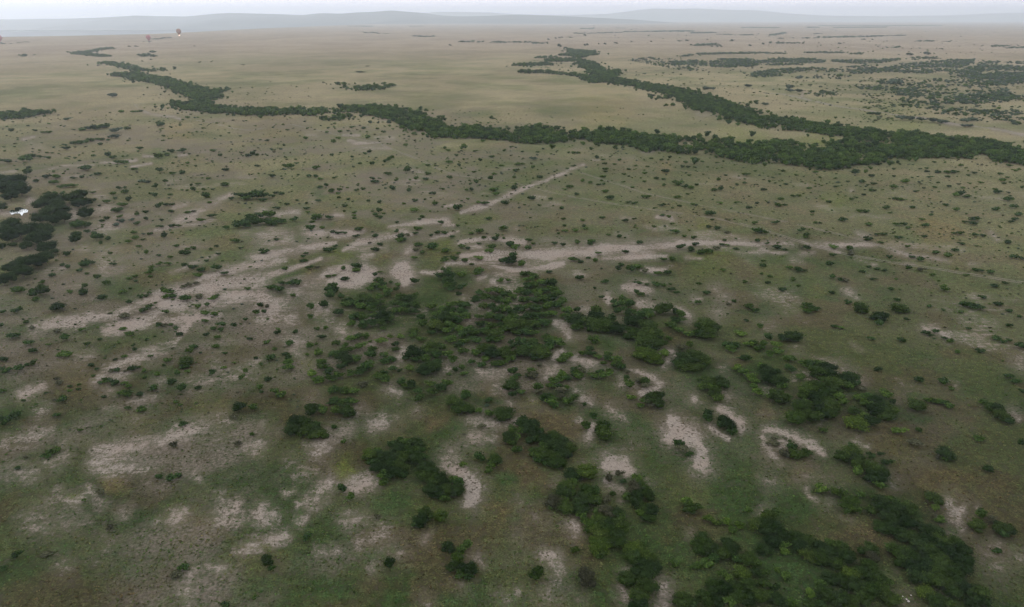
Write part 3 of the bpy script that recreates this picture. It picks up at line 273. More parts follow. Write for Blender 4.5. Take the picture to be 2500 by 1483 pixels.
# bare soil, "x y r, x y r ... |strength": soft strokes, first the tile
SOIL = {
(0,180): "220 630 10,330 605 8|.8;470 610 8,490 606 8|.5;950 845 8,1100 850 6,1300 825 10|.7;1370 785 8,1460 790 8|.9;1700 785 9,1780 775 9|.9;1880 755 6,1990 745 8|.6;1250 890 7,1440 860 8|.8;470 910 10,600 880 8,900 870 6|.7;0 950 12,150 930 12|.6;620 1000 20,750 975 15|.6;1370 370 8,1480 395 8,1650 410 8,1720 435 8|.8;300 690 40,380 700 40|.3;1600 1030 30,1750 1010 20|.4",
(620,180): "900 640 12,980 665 12,1080 665 8|.8;950 710 20,1150 720 25,1300 710 20|.45;500 570 20,600 590 15|.4;850 585 10,1000 590 10|.6;1150 620 20,1330 610 25|.5;1520 930 15,1620 945 8|.7;1480 1010 10,1580 1020 8|.6;1080 670 10,1200 650 8|.6",
(1240,180): "250 1050 12,380 1010 12,500 960 18,620 900 16,720 870 12|.8;1320 640 0,1300 740 25,1390 730 20|.6;400 560 25,440 550 20|.6;800 828 12,880 828 8|.6;900 790 30,1200 800 30|.3;1820 390 30,1980 385 20|.4",
(1860,180): "1300 410 8,1600 435 8,1800 480 10,2000 500 10|.7;2200 530 12,2350 560 12,2500 580 14|.6;400 180 10,380 220 8|.6;850 1120 20|.4;1400 1080 25|.4",
(0,440): "300 1420 25,500 1370 35,700 1345 35,850 1310 30,1100 1300 28,1250 1210 32,1500 1110 36,1700 1060 36,1900 1050 44,2100 1000 44,2300 960 44,2500 940 44|.8;1000 1440 30,1200 1380 36,1400 1330 44,1600 1210 56,1900 1160 44,2200 1120 44,2500 1080 44|.85;1000 1470 20,1500 1350 30,1800 1320 36,2100 1280 18|.7;1700 1450 18,1850 1330 18,2100 1290 15|.7;1900 950 22,2150 870 30,2400 820 26,2500 800 20|.75;1640 880 20,1900 780 22,2080 700 12|.5;1650 250 20,1800 220 12|.65;1680 390 26,1850 340 30|.85;1900 270 30,2000 240 20,2200 140 18|.6;1480 480 10,1650 440 18,1850 420 15,2000 370 18|.6;950 300 50,1000 260 40,1100 320 40|.5;1000 420 90,1100 440 60|.4;450 880 30,600 840 30|.55;300 240 45,280 190 30|.6;1000 800 100|.4;2350 510 40|.4;2500 330 50|.5;700 330 60|.45;520 600 40,620 580 40|.4;20 310 20,90 320 14|.6;1000 200 40,930 130 40|.4;600 660 60,800 650 50|.35",
(620,440): "60 550 45,180 560 55,330 560 45|.62;0 760 45,150 720 36,300 680 32,600 630 22,780 600 12|.7;0 830 36,300 750 20|.6;0 940 18,150 900 18,350 850 14,640 750 10|.85;0 1020 34,100 990 18|.85;220 320 22,420 310 20|.7;560 200 30|.35;550 500 60,620 520 50|.6;610 490 12,660 500 10|.8;760 510 26,900 510 26,1050 480 12|.8;850 670 10,1000 600 26,1150 570 32,1300 540 18,1380 520 18|.85;920 640 26,1000 660 22,1100 650 22,1250 650 22|.62;1300 440 12,1500 420 22,1700 380 30,1850 400 30|.75;1800 430 15,1900 430 12|.8;1400 480 28,1500 520 18|.8;1700 550 14,1850 520 14,1950 490 10|.85;1820 250 12,1950 230 14|.75;1980 310 14,2150 260 24,2300 200 18,2450 130 18,2500 110 14|.92;1450 690 30,1500 660 40|.75;620 940 18,720 880 22,850 850 20|.7;740 980 28,880 990 28,1000 970 36,1050 900 60,1120 890 36|.92;900 900 50,800 960 30|.8;1430 820 60,1350 880 45,1450 910 55,1440 980 36|.92;1600 880 12,1750 890 10,1820 830 14|.8;1830 795 10,2000 790 16,2400 790 16|.92;1980 720 18,2200 710 26,2400 700 26,2480 700 24|.92;2200 760 24,2400 750 24|.9;1960 590 28,2100 570 22,2300 560 18,2470 580 26|.75;2050 640 22,2150 650 26|.75;2280 810 16,2450 850 18|.85;2150 930 28,2220 920 18|.75;2280 970 38|.7;350 1060 38,420 1040 36|.75;630 1180 80,700 1260 60|.55;50 1120 60,120 1130 36|.85;200 1220 90,100 1280 80|.5;350 1330 50|.45;850 1430 50|.5;2100 1200 80|.5;2000 1130 36|.45;1050 730 30,1120 720 20|.5;780 330 20,840 340 16|.5",
(1240,440): "100 710 50,300 700 60,500 680 60,700 680 50,900 665 50,1100 650 42,1400 635 38,1600 610 34,1850 600 26,2100 605 18,2400 610 16|.95;900 750 10,1200 735 20,1500 730 20|.88;1100 700 40,1400 690 34|.68;20 860 18,250 850 26,430 820 30,520 800 20|.9;1280 850 16,1400 865 22,1500 850 12|.85;1110 1020 22,1250 1030 44,1350 1050 26|.85;1310 970 24|.7;1240 985 20,1300 960 16|.6;950 1130 34,960 1180 18|.8;1250 1180 50,1400 1220 40,1650 1220 18,1720 1300 34|.72;620 1260 44,750 1240 44,780 1300 26|.68;750 1400 18|.6;1780 1140 30,1850 1135 10|.7;1970 1040 45,2030 1100 45,2100 1160 45|.62;2000 1280 60|.62;470 1360 44,550 1400 40|.55;40 580 45,150 590 36|.75;1030 510 16,1150 530 30|.5;1420 350 16,1560 365 26|.65;1080 355 20,1200 370 20|.4;0 150 18,100 100 18,170 75 13,250 45 9,380 5 8|.9;270 170 40,360 170 30|.4;1700 740 12,1850 750 8|.75;650 890 40,740 910 16|.45;80 470 30|.4;2050 450 16|.35;480 620 0,420 640 22,600 630 18|.8;2200 690 20,2450 690 20|.5;1530 820 6,1570 820 5|.6;100 1330 14|.7",
(1860,440): "0 600 12,180 600 26,300 610 18|.85;0 660 22,100 695 12,250 690 6|.75;380 580 12,450 610 14,600 620 26,750 620 22,950 610 18,1100 625 10|.8;1250 670 16,1400 710 18,1600 740 14,1800 780 8|.7;1980 800 14,2080 810 8|.75;900 495 14,950 530 22,1050 530 10|.65;380 700 18,500 690 10|.7;300 760 26,400 790 12|.5;600 640 18,680 680 18,740 690 10|.75;1050 805 12,1100 805 10|.75;2180 500 16,2240 560 14,2280 575 10|.62;820 1070 36,920 1130 16|.62;760 1050 18|.5;1030 910 12,1000 915 8|.5;1550 1400 36,1650 1420 36,1780 1470 18|.65;50 1400 90|.25;1500 810 8,1350 790 8|.5;1700 720 40|.3",
(0,780): "0 1240 56,200 1180 56,400 1100 56,500 1050 30|.62;900 1250 36,1100 1240 56,1300 1220 56,1500 1200 46,1700 1080 56,1900 1050 56,2100 1000 66,2220 960 30|.7;1000 1330 70,1300 1370 60|.65;200 730 36,400 640 36|.65;400 870 56|.45;750 390 70,850 330 46|.55;600 430 60|.35;900 600 26,1000 480 36,1200 400 46,1500 320 46,1650 240 26,1720 170 14,1800 60 18|.68;1100 550 46,1200 520 36|.55;1500 620 46,1560 580 26|.55;1000 850 26,1200 800 36,1400 760 36,1480 740 14|.65;1050 680 46|.55;1800 640 56,1950 560 70,2100 430 70,2200 540 70,2400 480 60|.58;2450 380 36|.6;300 110 26,500 50 36,800 50 26|.65;2450 1230 50|.68;2350 1220 36|.55;600 1180 36,650 1100 26|.45;1300 950 36|.35;650 1300 36,450 1380 36|.45",
(620,780): "400 290 60,330 170 50,430 340 40|.55;0 450 44,30 530 26|.55;850 110 36|.5;1130 225 26|.6;1290 450 20,1400 380 36,1430 280 26|.72;1370 430 44|.68;1310 670 44,1400 700 20|.9;1290 640 18|.85;1850 470 34|.58;2120 480 26,2250 540 60,2350 590 50,2380 520 36|.68;2300 640 40|.82;600 1250 60,700 1150 60,850 1080 50,920 1020 36|.74;1000 870 50,1100 890 26|.55;1130 1010 44,1220 960 44|.72;1540 850 44|.55;1350 930 54|.35;2050 950 44,2200 1000 70,2400 1000 44|.74;2100 1130 64,2300 1140 36|.7;2450 800 36|.5;1820 1330 44,1880 1310 54,1960 1350 36|.85;50 1200 36|.48;350 1360 50|.45;80 1000 30|.35;500 1220 30|.35;550 750 70|.35;1380 740 40|.5",
(1240,780): "1560 960 50,1600 1040 85,1700 1080 80|.9;1560 1130 70,1780 1150 70,1850 1250 70,1880 1350 60|.9;1150 480 34,1250 500 18,1380 560 34,1450 620 34|.78;1400 680 34,1280 700 34|.78;1080 620 34,1080 540 34,1200 640 26|.75;1470 310 20,1560 300 20|.75;1520 400 34,1490 450 26|.7;1600 350 20|.55;1780 760 50|.68;2100 720 44,2060 700 26|.65;2020 850 34,2130 920 44,2230 990 54,2230 1060 26|.74;1930 1030 34,2020 1090 26,2110 1140 14|.82;480 330 26,440 380 26,520 290 20|.7;480 40 36,560 100 36,580 170 44|.55;400 480 50,350 560 34,460 460 50|.78;640 380 34,760 410 44,850 420 34|.66;640 690 44,740 760 44,800 800 26|.76;950 850 44,1080 920 44,1130 960 26|.5;770 1130 34,790 1060 26,800 1000 26|.75;680 960 36|.5;50 980 60,150 930 26|.6;720 580 26|.55;970 1360 64,1100 1350 54|.82;1180 1150 44|.3;750 40 14,760 0 14|.5;1130 130 14,1120 80 12|.5;30 560 26|.6;2050 480 54|.3;240 760 26|.45;2430 1120 36,2470 1220 36|.74;980 440 14|.45",
(1860,780): "20 1060 34,150 1060 50,300 1100 50,450 1180 50,570 1260 34,600 1310 18|.72;30 1140 40,60 1250 34,120 1330 34,180 1380 26|.74;200 1180 70|.72;550 400 20,680 440 34,820 500 34,940 570 40,980 630 26|.58;1580 90 40,1650 80 44,1780 160 34|.62;540 990 26|.45;1310 770 44|.42;2400 900 36,2450 940 26|.6;2440 400 50,2470 450 36|.5;320 260 44|.42;860 240 14,960 300 12|.42;1850 640 18|.42;900 1190 50,1010 1210 26|.38;150 1390 30|.6",
(0,1120): "900 50 50,1100 100 60,1300 60 80,1400 100 60|.66;400 550 70,300 600 70,430 650 60|.72;450 440 50,550 350 50,700 430 44,850 300 34,950 420 44|.66;600 600 70,780 620 60|.55;1170 540 50,1240 480 34|.6;1000 720 36|.55;1000 850 110|.4;1680 560 60,1750 510 34|.72;2050 640 50,2200 540 80,2280 440 44|.72;2450 540 54|.66;2100 370 44|.5;1850 150 34,1900 220 26,1950 260 18|.5;2250 900 34,2450 830 54|.52;1850 1050 70,1800 1200 70,1780 1350 54|.55;1980 1020 34,2130 1070 34|.62;100 100 80,300 150 60|.52;500 60 50|.48;600 1000 70|.42;1500 600 44|.35;1400 220 44|.42",
(620,1120): "1830 40 50,1900 100 44,2000 150 54,2100 250 64,2080 380 64,2030 440 34|.88;480 130 50,560 110 34|.62;400 180 26|.6;720 230 50,640 330 54,560 400 54,430 440 26|.72;560 470 18|.65;930 270 54,1080 220 64,1090 160 34|.68;60 500 70,130 560 70|.6;300 340 26,400 300 18|.58;430 600 34,500 560 18|.58;900 590 60,1050 560 44|.58;1200 620 34|.5;1200 740 90|.42;1000 830 54|.42;180 790 44,300 750 34|.68;600 880 34,800 880 26|.46;1620 790 26,1690 710 14|.58;2100 950 50,2200 1020 26|.56;1400 940 54|.4;1150 1040 44|.4;2400 1350 70|.46;2000 1230 54|.3;320 40 36|.5;1650 1370 54|.36",
(1240,1120): "950 60 60,1100 80 60,1170 130 44|.86;930 200 34,1000 260 34,1100 290 34|.84;1150 150 50|.7;1340 230 44|.45;480 240 36|.58;640 600 50,660 680 44|.66;620 640 50|.6;650 750 36|.45;350 920 44,440 980 54,500 1080 70|.62;480 1180 80,400 1300 90|.6;600 1220 36|.48;700 1320 44|.4;1080 1080 26,1180 1050 14|.68;1060 1200 26,1120 1300 54,1180 1380 54|.88;1200 1260 36|.82;1480 1220 54,1480 1330 54,1470 1400 54|.88;1400 1340 36|.55;1740 720 26|.5;1850 30 80|.85;2440 520 44,2460 560 26|.7;2400 180 26,2480 220 26|.56;120 420 54|.3;280 550 36|.36;100 1280 54|.42;1080 410 18,1060 380 14|.5",
(1860,1120): "420 300 13,460 370 13,530 410 16|.85;640 430 44|.5;430 280 18|.7;100 210 60,50 180 44|.6;150 240 18|.55;750 550 18,850 600 18|.5;20 530 36|.7;1200 160 34,1280 220 50|.36;1780 400 50,1850 530 80,1920 460 34|.56;2050 470 18|.5;1900 650 60|.42;2250 820 54,2150 930 70|.4;2250 1020 100|.46;2450 950 54|.42;160 30 26|.68;1380 1330 54|.36",
}
# lush / yellowish / reddish ground cover, "x y r kind strength"
TINT = {
(0,180): "1520 790 90 l .7;700 500 260 r .3;1700 560 120 o .5",
(620,180): "1600 895 90 l .9;1400 970 100 l .5;100 480 220 r .5;300 560 200 r .3;600 1120 60 l .7;350 760 60 l .5",
(1240,180): "400 700 200 l .3;200 640 100 l .4;900 350 260 o .4;400 130 160 r .2;2300 640 160 y .5;2100 590 120 y .4;1500 910 70 o .6",
(1860,180): "600 650 200 y .5;1300 500 300 y .3;300 1070 140 y .3",
(0,440): "1000 960 100 l .9;50 1180 120 l .9;600 420 100 l .6;1850 470 90 l .6;1660 930 60 y .5;1500 760 120 l .5;800 620 120 r .2",
(620,440): "830 740 100 y 1;700 400 70 l .9;430 430 100 l .8;500 900 60 o .6;650 130 60 l .6;1800 680 120 y .6;1200 740 120 o .4;400 1100 110 l .5;870 1300 60 o .5;950 870 200 l .3",
(1240,440): "1400 1120 160 l .8;1150 920 200 l .7;1450 900 120 l .7;2000 1180 110 l .8;1950 740 200 y .5;1850 430 80 y .7;1150 420 150 l .3;1700 1120 100 l .6;330 600 60 l .6",
(1860,440): "700 185 110 y .45;350 600 200 l .3;1700 460 200 o .6;500 1060 120 y .4;100 900 160 y .4;2000 1400 260 l .3;900 700 200 l .3",
(0,780): "1000 330 60 l .8;700 500 200 o .3;300 650 120 l .3;1000 900 130 l .6;700 950 120 l .5;1150 1140 100 l .6;1900 920 80 l .5;1400 180 120 l .5;1350 1000 160 o .3;2000 850 160 o .4",
(620,780): "400 800 70 l .9;1910 1030 90 l .8;2200 680 90 r .9;1750 960 110 r .8;1500 1060 220 r .5;600 680 130 r .4;500 440 70 y .5;1250 860 100 l .6;1000 950 80 l .5;1700 820 200 r .3;850 1330 90 y .6;1000 1060 160 l .3",
(1240,780): "1650 720 200 l .7;1450 700 80 l .5;300 900 180 r .8;520 1020 200 r .7;1180 1050 130 l .5;2150 1200 260 l .7;1900 1170 80 l .5;750 1240 120 l .4;220 820 80 y .6;1180 1230 160 r .3;1400 520 90 l .5;1950 350 120 l .5;2380 880 160 r .3;620 1320 160 r .4;900 640 160 r .3;1150 440 60 l .4",
(1860,780): "100 880 140 r .8;800 400 400 r .2;1400 600 300 l .2;550 1090 140 l .4;850 1160 120 l .3;2000 600 300 l .2;1350 1280 160 y .3;1200 1120 160 o .3;650 1300 80 l .4",
(0,1120): "600 130 90 l .9;300 300 90 l .8;600 850 90 l .9;1150 1050 130 l .8;1400 1180 100 l .6;700 380 60 y .7;1100 260 120 o .7;1800 700 260 o .4;1500 760 200 l .4;2400 1220 200 l .4;200 1200 200 l .4;1900 900 160 l .4;100 750 120 l .4",
(620,1120): "885 130 100 y 1;1250 430 130 l 1;1420 500 120 l 1;1400 320 110 l .9;2400 190 100 l 1;700 1230 150 l .8;900 1280 120 l .7;1850 1350 120 l .9;1160 930 90 l .7;250 1250 100 l .4;2250 700 160 r .4;1550 850 200 r .3;2300 500 120 o .5;100 950 200 o .4;1350 860 60 l .6;2400 950 160 l .3;1700 500 80 y .5",
(1240,1120): "120 80 160 r .7;250 220 140 r .5;20 200 80 l .9;860 200 70 l .7;100 1370 100 l .9;1450 700 120 r .3;700 700 200 r .3;60 560 60 l .5;1600 200 160 r .3;1900 80 200 l .3;1300 700 200 l .4;1600 900 160 l .5;2100 1050 400 l .6;950 1330 100 l .5;2000 470 120 l .3;850 60 60 l .6",
(1860,1120): "1100 760 140 r .9;350 170 100 r .6;300 400 200 l .4;1650 620 80 r .6;300 1120 300 l .6;700 680 200 r .4;900 650 120 r .4;1750 180 250 o .3;1500 200 200 r .2;2200 300 150 r .3;1000 1150 300 l .4",
}
# wheel tracks
TRACK = {
 'far': [(0,180,"1290 290;1330 340;1400 372;1480 395;1650 412;1720 437;1850 443;2000 462;2100 490;2220 525;2400 545"),(620,180,"90 520;230 470")],
 'main': [(620,180,"340 480;560 530;700 560;800 592;900 600;1000 625;1100 645;1200 660;1260 700;1330 730;1450 770;1600 830;1700 880;1800 930;1900 965;2100 995;2300 1015"),(1240,180,"60 1035;180 1068"),(1240,440,"320 92;420 120;660 170;900 210;1150 250;1400 285;1650 315;1850 345;2100 385;2300 440"),(1860,440,"0 475;200 535;400 595;560 645;750 700;1000 745;1250 785;1500 825;1800 870;2100 920;2500 975;3100 1070")],
 'upper': [(620,180,"1230 680;1300 690;1500 730;1800 755;2100 765"),(1240,180,"0 780;300 795;600 815;760 835;1050 850;1300 870;1500 905;1800 940;2100 985"),(1860,440,"0 45;200 55;400 75;900 130;1300 190;1700 230;2100 237;2500 240;3000 250")],
 'third': [(1240,180,"660 935;900 1010;1100 1070"),(1240,440,"1300 130;1500 165;1700 210;1850 240;2300 330"),(1860,440,"100 370;250 400;450 450;700 505;850 545;1000 590;1160 630;1300 690;1500 735")],
 'edge': [(1860,180,"0 185;200 195;400 240;700 310;1000 350;1300 400;1600 430;1800 478;2000 495;2300 540;2500 590;2900 680")],
 'faint': [(1860,440,"1250 265;1400 285;1700 295;2100 335;2500 355;2900 370")],
}
# woods: strips (x, y top, y bottom) in photo pixels
STRIP = [
 ('w', 1.0, "185 130 134,215 131 136,245 136 140,270 137 139"), ('w', .8, "178 129 134,215 126 130,250 119 124,270 117 120"),
 ('w', 1.0, "250 152 155,292 155 166,336 165 175,345 172 174"), ('w', .9, "279 184 187,336 177 196,352 178 200"), ('w', .8, "336 172 180,420 169 173"),
 ('w', 1.15, "294 183 188,333 184 196,358 184 202,384 186 208,410 190 216,435 196 228,460 204 238,486 210 250,505 215 257,528 226 240,536 229 234"),
 ('w', 1.1, "422 250 262,450 248 270,486 245 272,505 250 276"),
 ('w', 1.1, "495 256 270,530 260 281,580 264 283,620 265 283,680 264 283,728 266 280"), ('w', 1.1, "725 268 280,760 268 283,800 265 282,838 260 277,870 260 279,905 256 284,940 258 288,980 262 305,1004 266 320,1030 274 324,1055 292 325,1064 300 318"),
 ('w', .7, "790 290 297,830 284 297,858 283 288"),
 ('w', 1.15, "1040 310 334,1080 307 338,1130 309 339,1180 310 340,1230 318 346,1270 315 350,1300 305 354,1342 308 352,1368 322 346,1400 318 352,1430 315 357,1470 314 355,1510 316 352,1534 322 360,1573 330 372,1624 332 370,1675 336 377,1720 342 380,1752 340 384,1790 346 390,1829 352 402,1860 348 402,1880 344 390,1911 344 400,1962 356 410,2000 356 414,2039 356 416,2070 352 414"),
 ('w', 1.15, "2060 345 405,2116 335 404,2150 328 398,2193 322 390,2230 328 388,2270 330 388,2310 334 386,2346 338 386,2400 342 392,2440 350 398,2500 360 406,2600 372 420,2720 385 440"),
 ('w', 1.15, "1385 119 127,1401 118 142,1425 120 143,1452 127 130"), ('w', 1.0, "1365 134 137,1410 133 138,1458 133 136"),
 ('w', 1.1, "1412 143 165,1430 146 170,1452 150 192,1480 170 198,1512 174 178"), ('w', .7, "1330 146 152,1380 142 152,1420 140 150"),
 ('w', .7, "1262 158 163,1300 152 166,1340 156 160"), ('w', .7, "1270 176 179,1330 173 181,1350 177 182,1400 184 188"), ('w', .5, "1305 141 144,1360 139 142"),
 ('w', 1.1, "1405 180 190,1445 185 204,1496 188 204,1547 195 214,1580 202 222,1598 206 224,1650 214 242,1701 222 264,1752 238 278,1803 256 300,1867 282 312,1911 288 317,1988 300 327,2065 310 336,2116 314 347,2150 318 350"),
 ('w', .7, "1606 240 243,1650 232 243"), ('w', .6, "1645 258 264,1700 262 272,1740 268 276"),
 ('w', .5, "2030 356 362,2100 330 345"),
 ('w', .9, "0 272 294,40 270 293,70 268 290,102 276 279"),
 ('t', .9, "1660 138 142,1700 131 135,1800 129 133,1915 129 133"), ('t', .9, "1962 128 131,2060 128 131"), ('t', .7, "2077 130 134,2105 130 133"),
 ('t', .9, "1640 150 160,1680 148 160,1720 150 163"), ('t', 1.0, "1734 152 164,1760 145 166,1800 144 166,1845 146 163,1855 150 155"),
 ('t', 1.0, "1861 150 158,1890 142 162,1930 141 160,1970 144 158,2013 149 153"), ('t', .9, "1828 184 190,1860 174 190,1900 170 188,1950 168 177,1990 166 170"),
 ('t', .9, "2033 148 152,2090 148 158,2150 147 156,2197 144 148"), ('t', .8, "2147 168 176,2200 158 180,2260 152 182,2320 146 172,2375 147 156"),
 ('t', .7, "2080 172 182,2120 168 182,2150 168 178"), ('t', .8, "2225 142 148,2290 140 147"), ('t', .8, "2390 152 165,2440 152 160"),
 ('t', .8, "2318 176 184,2360 166 192,2420 162 198,2500 162 198,2600 165 200"), ('t', .8, "2455 153 157,2500 152 158"),
 ('t', .45, "1988 186 196,2030 183 198,2072 184 194"), ('t', .6, "2140 196 206,2200 196 210"), ('t', .6, "2090 212 218,2167 211 224"), ('t', .5, "1980 224 236,2044 226 240"),
 ('t', .45, "2203 225 250,2260 195 255,2330 188 257,2400 185 255,2460 190 240"), ('t', .75, "2372 182 208,2440 182 211,2500 182 206,2600 184 210"),
 ('t', .7, "2340 236 254,2400 226 256,2450 224 248,2500 236 250,2600 238 250"), ('t', .6, "2295 270 284,2380 266 284,2450 268 278"),
 ('t', .5, "2180 250 262,2300 252 270"), ('t', .3, "1540 146 150,1580 142 158,1640 144 170,1700 162 176"), ('t', .35, "2000 170 178,2140 158 176"), ('t', .3, "2400 260 300,2520 270 310"),
 ('t', .3, "2160 215 240,2250 200 230"),
 ('f', .8, "1115 101 104,1183 102 105"), ('f', .5, "1200 103 106,1300 104 106"), ('f', .7, "1300 106 108,1344 106 109"), ('f', 1., "1522 78 79,1600 76 79,1670 75 79"), ('f', .9, "1008 88 90,1040 89 92,1062 89 90"), ('f', .5, "885 79 81,950 82 84"), ('f', .6, "1400 82 84,1520 79 81"),
 ('f', 1., "1660 75 78,1694 76 78"), ('f', 1., "1687 80 83,1750 79 81"), ('f', .8, "1750 84 86,1800 86 87"), ('f', 1., "1878 86 90,1918 79 83"), ('f', .8, "1811 86 88,1840 85 88"), ('f', 1., "1962 93 95,2050 90 93,2100 89 92,2157 88 90"), ('f', .5, "1900 95 96,1962 94 95"), ('f', .9, "2164 87 89,2210 87 88"), ('f', .9, "1811 67 69,1902 68 69"), ('f', .8, "1972 66 69,2000 67 69"), ('f', .8, "2035 67 69,2164 66 68"), ('f', .7, "2000 63 64,2300 62 64"),
 ('f', .9, "2231 101 103,2281 99 102"), ('f', .7, "2300 102 103,2330 101 103"), ('f', .9, "2413 114 116,2463 111 114"), ('f', .9, "2167 118 120,2197 116 119"), ('f', .8, "2460 118 120,2500 117 119,2600 117 119"), ('f', .5, "1985 83 84,2010 83 84"), ('f', .5, "2080 97 99,2110 97 98"), ('f', .7, "1692 110 113,1750 108 113"), ('f', .6, "1660 101 102,1690 100 101"), ('f', .5, "1880 106 107,1960 106 109"), ('f', .6, "2345 109 111,2370 109 110"),
 ('f', 1., "339 135 139,369 134 140"), ('f', .8, "365 129 130,383 128 130"), ('f', .9, "373 96 98,420 92 94"), ('f', .5, "340 103 104,370 102 103"), ('f', .4, "50 138 140,90 136 138"), ('f', .8, "0 108 109,30 107 108,70 103 104"), ('f', .4, "465 156 158,520 152 154"),
 ('f', .7, "1418 70 72,1450 69 72"), ('f', .4, "1500 69 70,1530 69 70"), ('f', .5, "1380 92 95,1400 92 93"), ('f', .6, "850 64 65,910 64 66"), ('f', .4, "1000 65 66,1030 64 65"),
 ('w', .7, "866 213 223,900 210 222,925 206 220,955 207 213"), ('w', .5, "824 206 210,848 204 208"), ('w', .6, "832 214 217,850 213 217"),
 ('w', .6, "538 222 226,562 218 222"),
]
# lone trees far out on the plain: x y width height
LONE = "898 164 9 5;880 176 20 3;594 160 9 4;1099 111 6 4;1339 97 6 4;1357 94 5 4;1366 93 5 4;1372 92 5 4;1366 113 9 9;1382 118 10 5;1428 87 6 6;1428 111 5 6;1434 110 5 6;1477 108 6 5;1504 106 9 4;2221 134 14 7;2263 132 14 8;1863 108 6 5;1831 112 6 5;1787 100 6 6;1751 114 5 5;1761 114 5 4;1738 114 5 4;2050 107 8 4;1727 97 4 3;240 161 6 3;348 150 5 3;369 146 5 3;475 113 5 2;316 114 7 3;333 114 9 3;1462 108 3 4;1542 102 4 3;1590 102 5 3;790 202 6 3;1450 64 3 2;2130 97 5 3;2300 120 5 3"
# ------------------------------------------------------------------ read the survey
def parse_list(tile, s, scale=1 / 3.906):
    out = []
    for e in s.split(';'):
        f = e.split()
        x, y = tile_px(tile, float(f[0]), float(f[1]))
        out.append([x, y, float(f[2]) * scale, float(f[3]) * scale, f[4] if len(f) > 4 else 'd'])
    return out

bushes = []
for t, s in BUSH.items():
    for e in parse_list(t, s):
        bushes.append(e + [t])
# tiles overlap by a few pixels: drop what was read twice
keep = []
for e in bushes:
    dup = False
    for k in keep:
        if k[5] != e[5] and abs(k[0] - e[0]) < 0.45 * max(k[2], e[2]) and abs(k[1] - e[1]) < 0.45 * max(k[3], e[3]):
            dup = True; break
    if not dup: keep.append(e)
bushes = keep
trees = []
for t, s in TREE.items():
    trees += [e for e in parse_list(t, s)]

def plant_size(px, py, w, h):
    """world spot and size (width, depth, height) of a rounded plant seen at px,py"""
    X, Y, dep = on_ground(px, py, 0.8)
    el = math.atan2(CAM_H, math.hypot(X, Y))
    W = w * dep / LENS_PX
    Hv = h * dep / LENS_PX
    D = W * (0.95 if w < 1.7 * h else 0.75)
    H = min(0.85 * W, max((0.56 if w < 1.5 * h else 0.40) * W, (Hv - 0.45 * D * math.sin(el)) / math.cos(el)))
    X, Y, dep = on_ground(px, py, 0.45 * H)
    return X, Y, W, D, H

# ------------------------------------------------------------------ ground
NX, NY = 900, 1150
ts = np.linspace(-1.45, 1.45, NX)
ys = np.exp(np.linspace(math.log(22.0), math.log(40000.0), NY))
GX = (ts[None, :] * ys[:, None]).ravel()
GY = np.repeat(ys, NX)
# on the left the plain ends at the lip of a lower valley
def lip_dist(X, Y):
    px, _ = to_photo(X, Y, 0.0)
    yl = np.interp(px, [-400, 0, 200, 400, 600, 830, 1100, 1400, 2500], [96, 91.5, 88, 83, 72, 62, 52.5, 48.5, 47.2])
    v = (741.5 - yl) / LENS_PX
    dz = -SP + v * CP; dy = CP + v * SP
    return CAM_H / -dz * dy
def ground_z(X, Y):
    yl = lip_dist(X, Y)
    z = -340.0 * sstep(0, 3500.0, Y - yl) * sstep(23000, 12000, yl)
    return z
gpx, gpy = to_photo(GX, GY, 0.0)
rngd = np.hypot(GX, GY)
GZ = ground_z(GX, GY)
GZ = GZ + (fbm(GX, GY, 14.0, 3, 5) - 0.5) * 0.5 * sstep(1500, 300, rngd)

def capsule_field(field, ax, ay, ar, bx, by, br, st, halo=False):
    R = 4.6 * max(ar, br)
    m = (gpx > min(ax, bx) - R) & (gpx < max(ax, bx) + R) & (gpy > min(ay, by) - R) & (gpy < max(ay, by) + R)
    idx = np.nonzero(m)[0]
    if len(idx) == 0: return
    x, y = gpx[idx], gpy[idx]
    dx, dy = bx - ax, by - ay
    L = dx * dx + dy * dy
    t = np.clip(((x - ax) * dx + (y - ay) * dy) / L, 0, 1) if L > 0 else np.zeros(len(idx))
    r = ar + (br - ar) * t
    d = np.hypot(x - ax - dx * t, y - ay - dy * t)
    wob = (fbm(GX[idx], GY[idx], 9.0, 3, 31) - 0.5) * 1.1 + (fbm(GX[idx], GY[idx], 3.0, 2, 57) - 0.5) * 0.5
    dn = d / np.maximum(r, 0.5) + wob
    f = st * (1 - sstep(0.3, 1.6, dn))
    if halo:
        thin[idx] = np.maximum(thin[idx], min(1.0, st * 1.15) * (1 - sstep(0.5, 4.2, dn)))
        f = np.maximum(f, (0.72 if ax < 950 else 0.40) * st * (1 - sstep(0.6, 3.0, dn)))
    field[idx] = np.maximum(field[idx], f)

soil = np.zeros(len(GX)); thin = np.zeros(len(GX))
for t, s in SOIL.items():
    for stroke in s.split(';'):
        pts, st = stroke.split('|')
        P = [tuple(map(float, q.split())) for q in pts.split(',')]
        P = [(*tile_px(t, q[0], q[1]), q[2] / 3.906) for q in P]
        if len(P) == 1: P = P * 2
        for a, bq in zip(P[:-1], P[1:]):
            if a[2] + bq[2] > 0: capsule_field(soil, *a, *bq, float(st) * ((0.80 if t == (0, 1120) else 0.88) if t[1] >= 780 else (1.12 if t[0] < 700 and t[1] == 440 else 1.0)), True)
soil *= 0.62 + 0.76 * sstep(0.30, 0.70, fbm(GX, GY, 11.0, 4, 91))
# thin soil showing at random between the grass
patch = fbm(GX, GY, 26.0, 4, 77)
soil = np.maximum(soil, 0.46 * sstep(0.60, 0.80, patch) * sstep(90, 200, rngd) * sstep(900, 400, rngd))

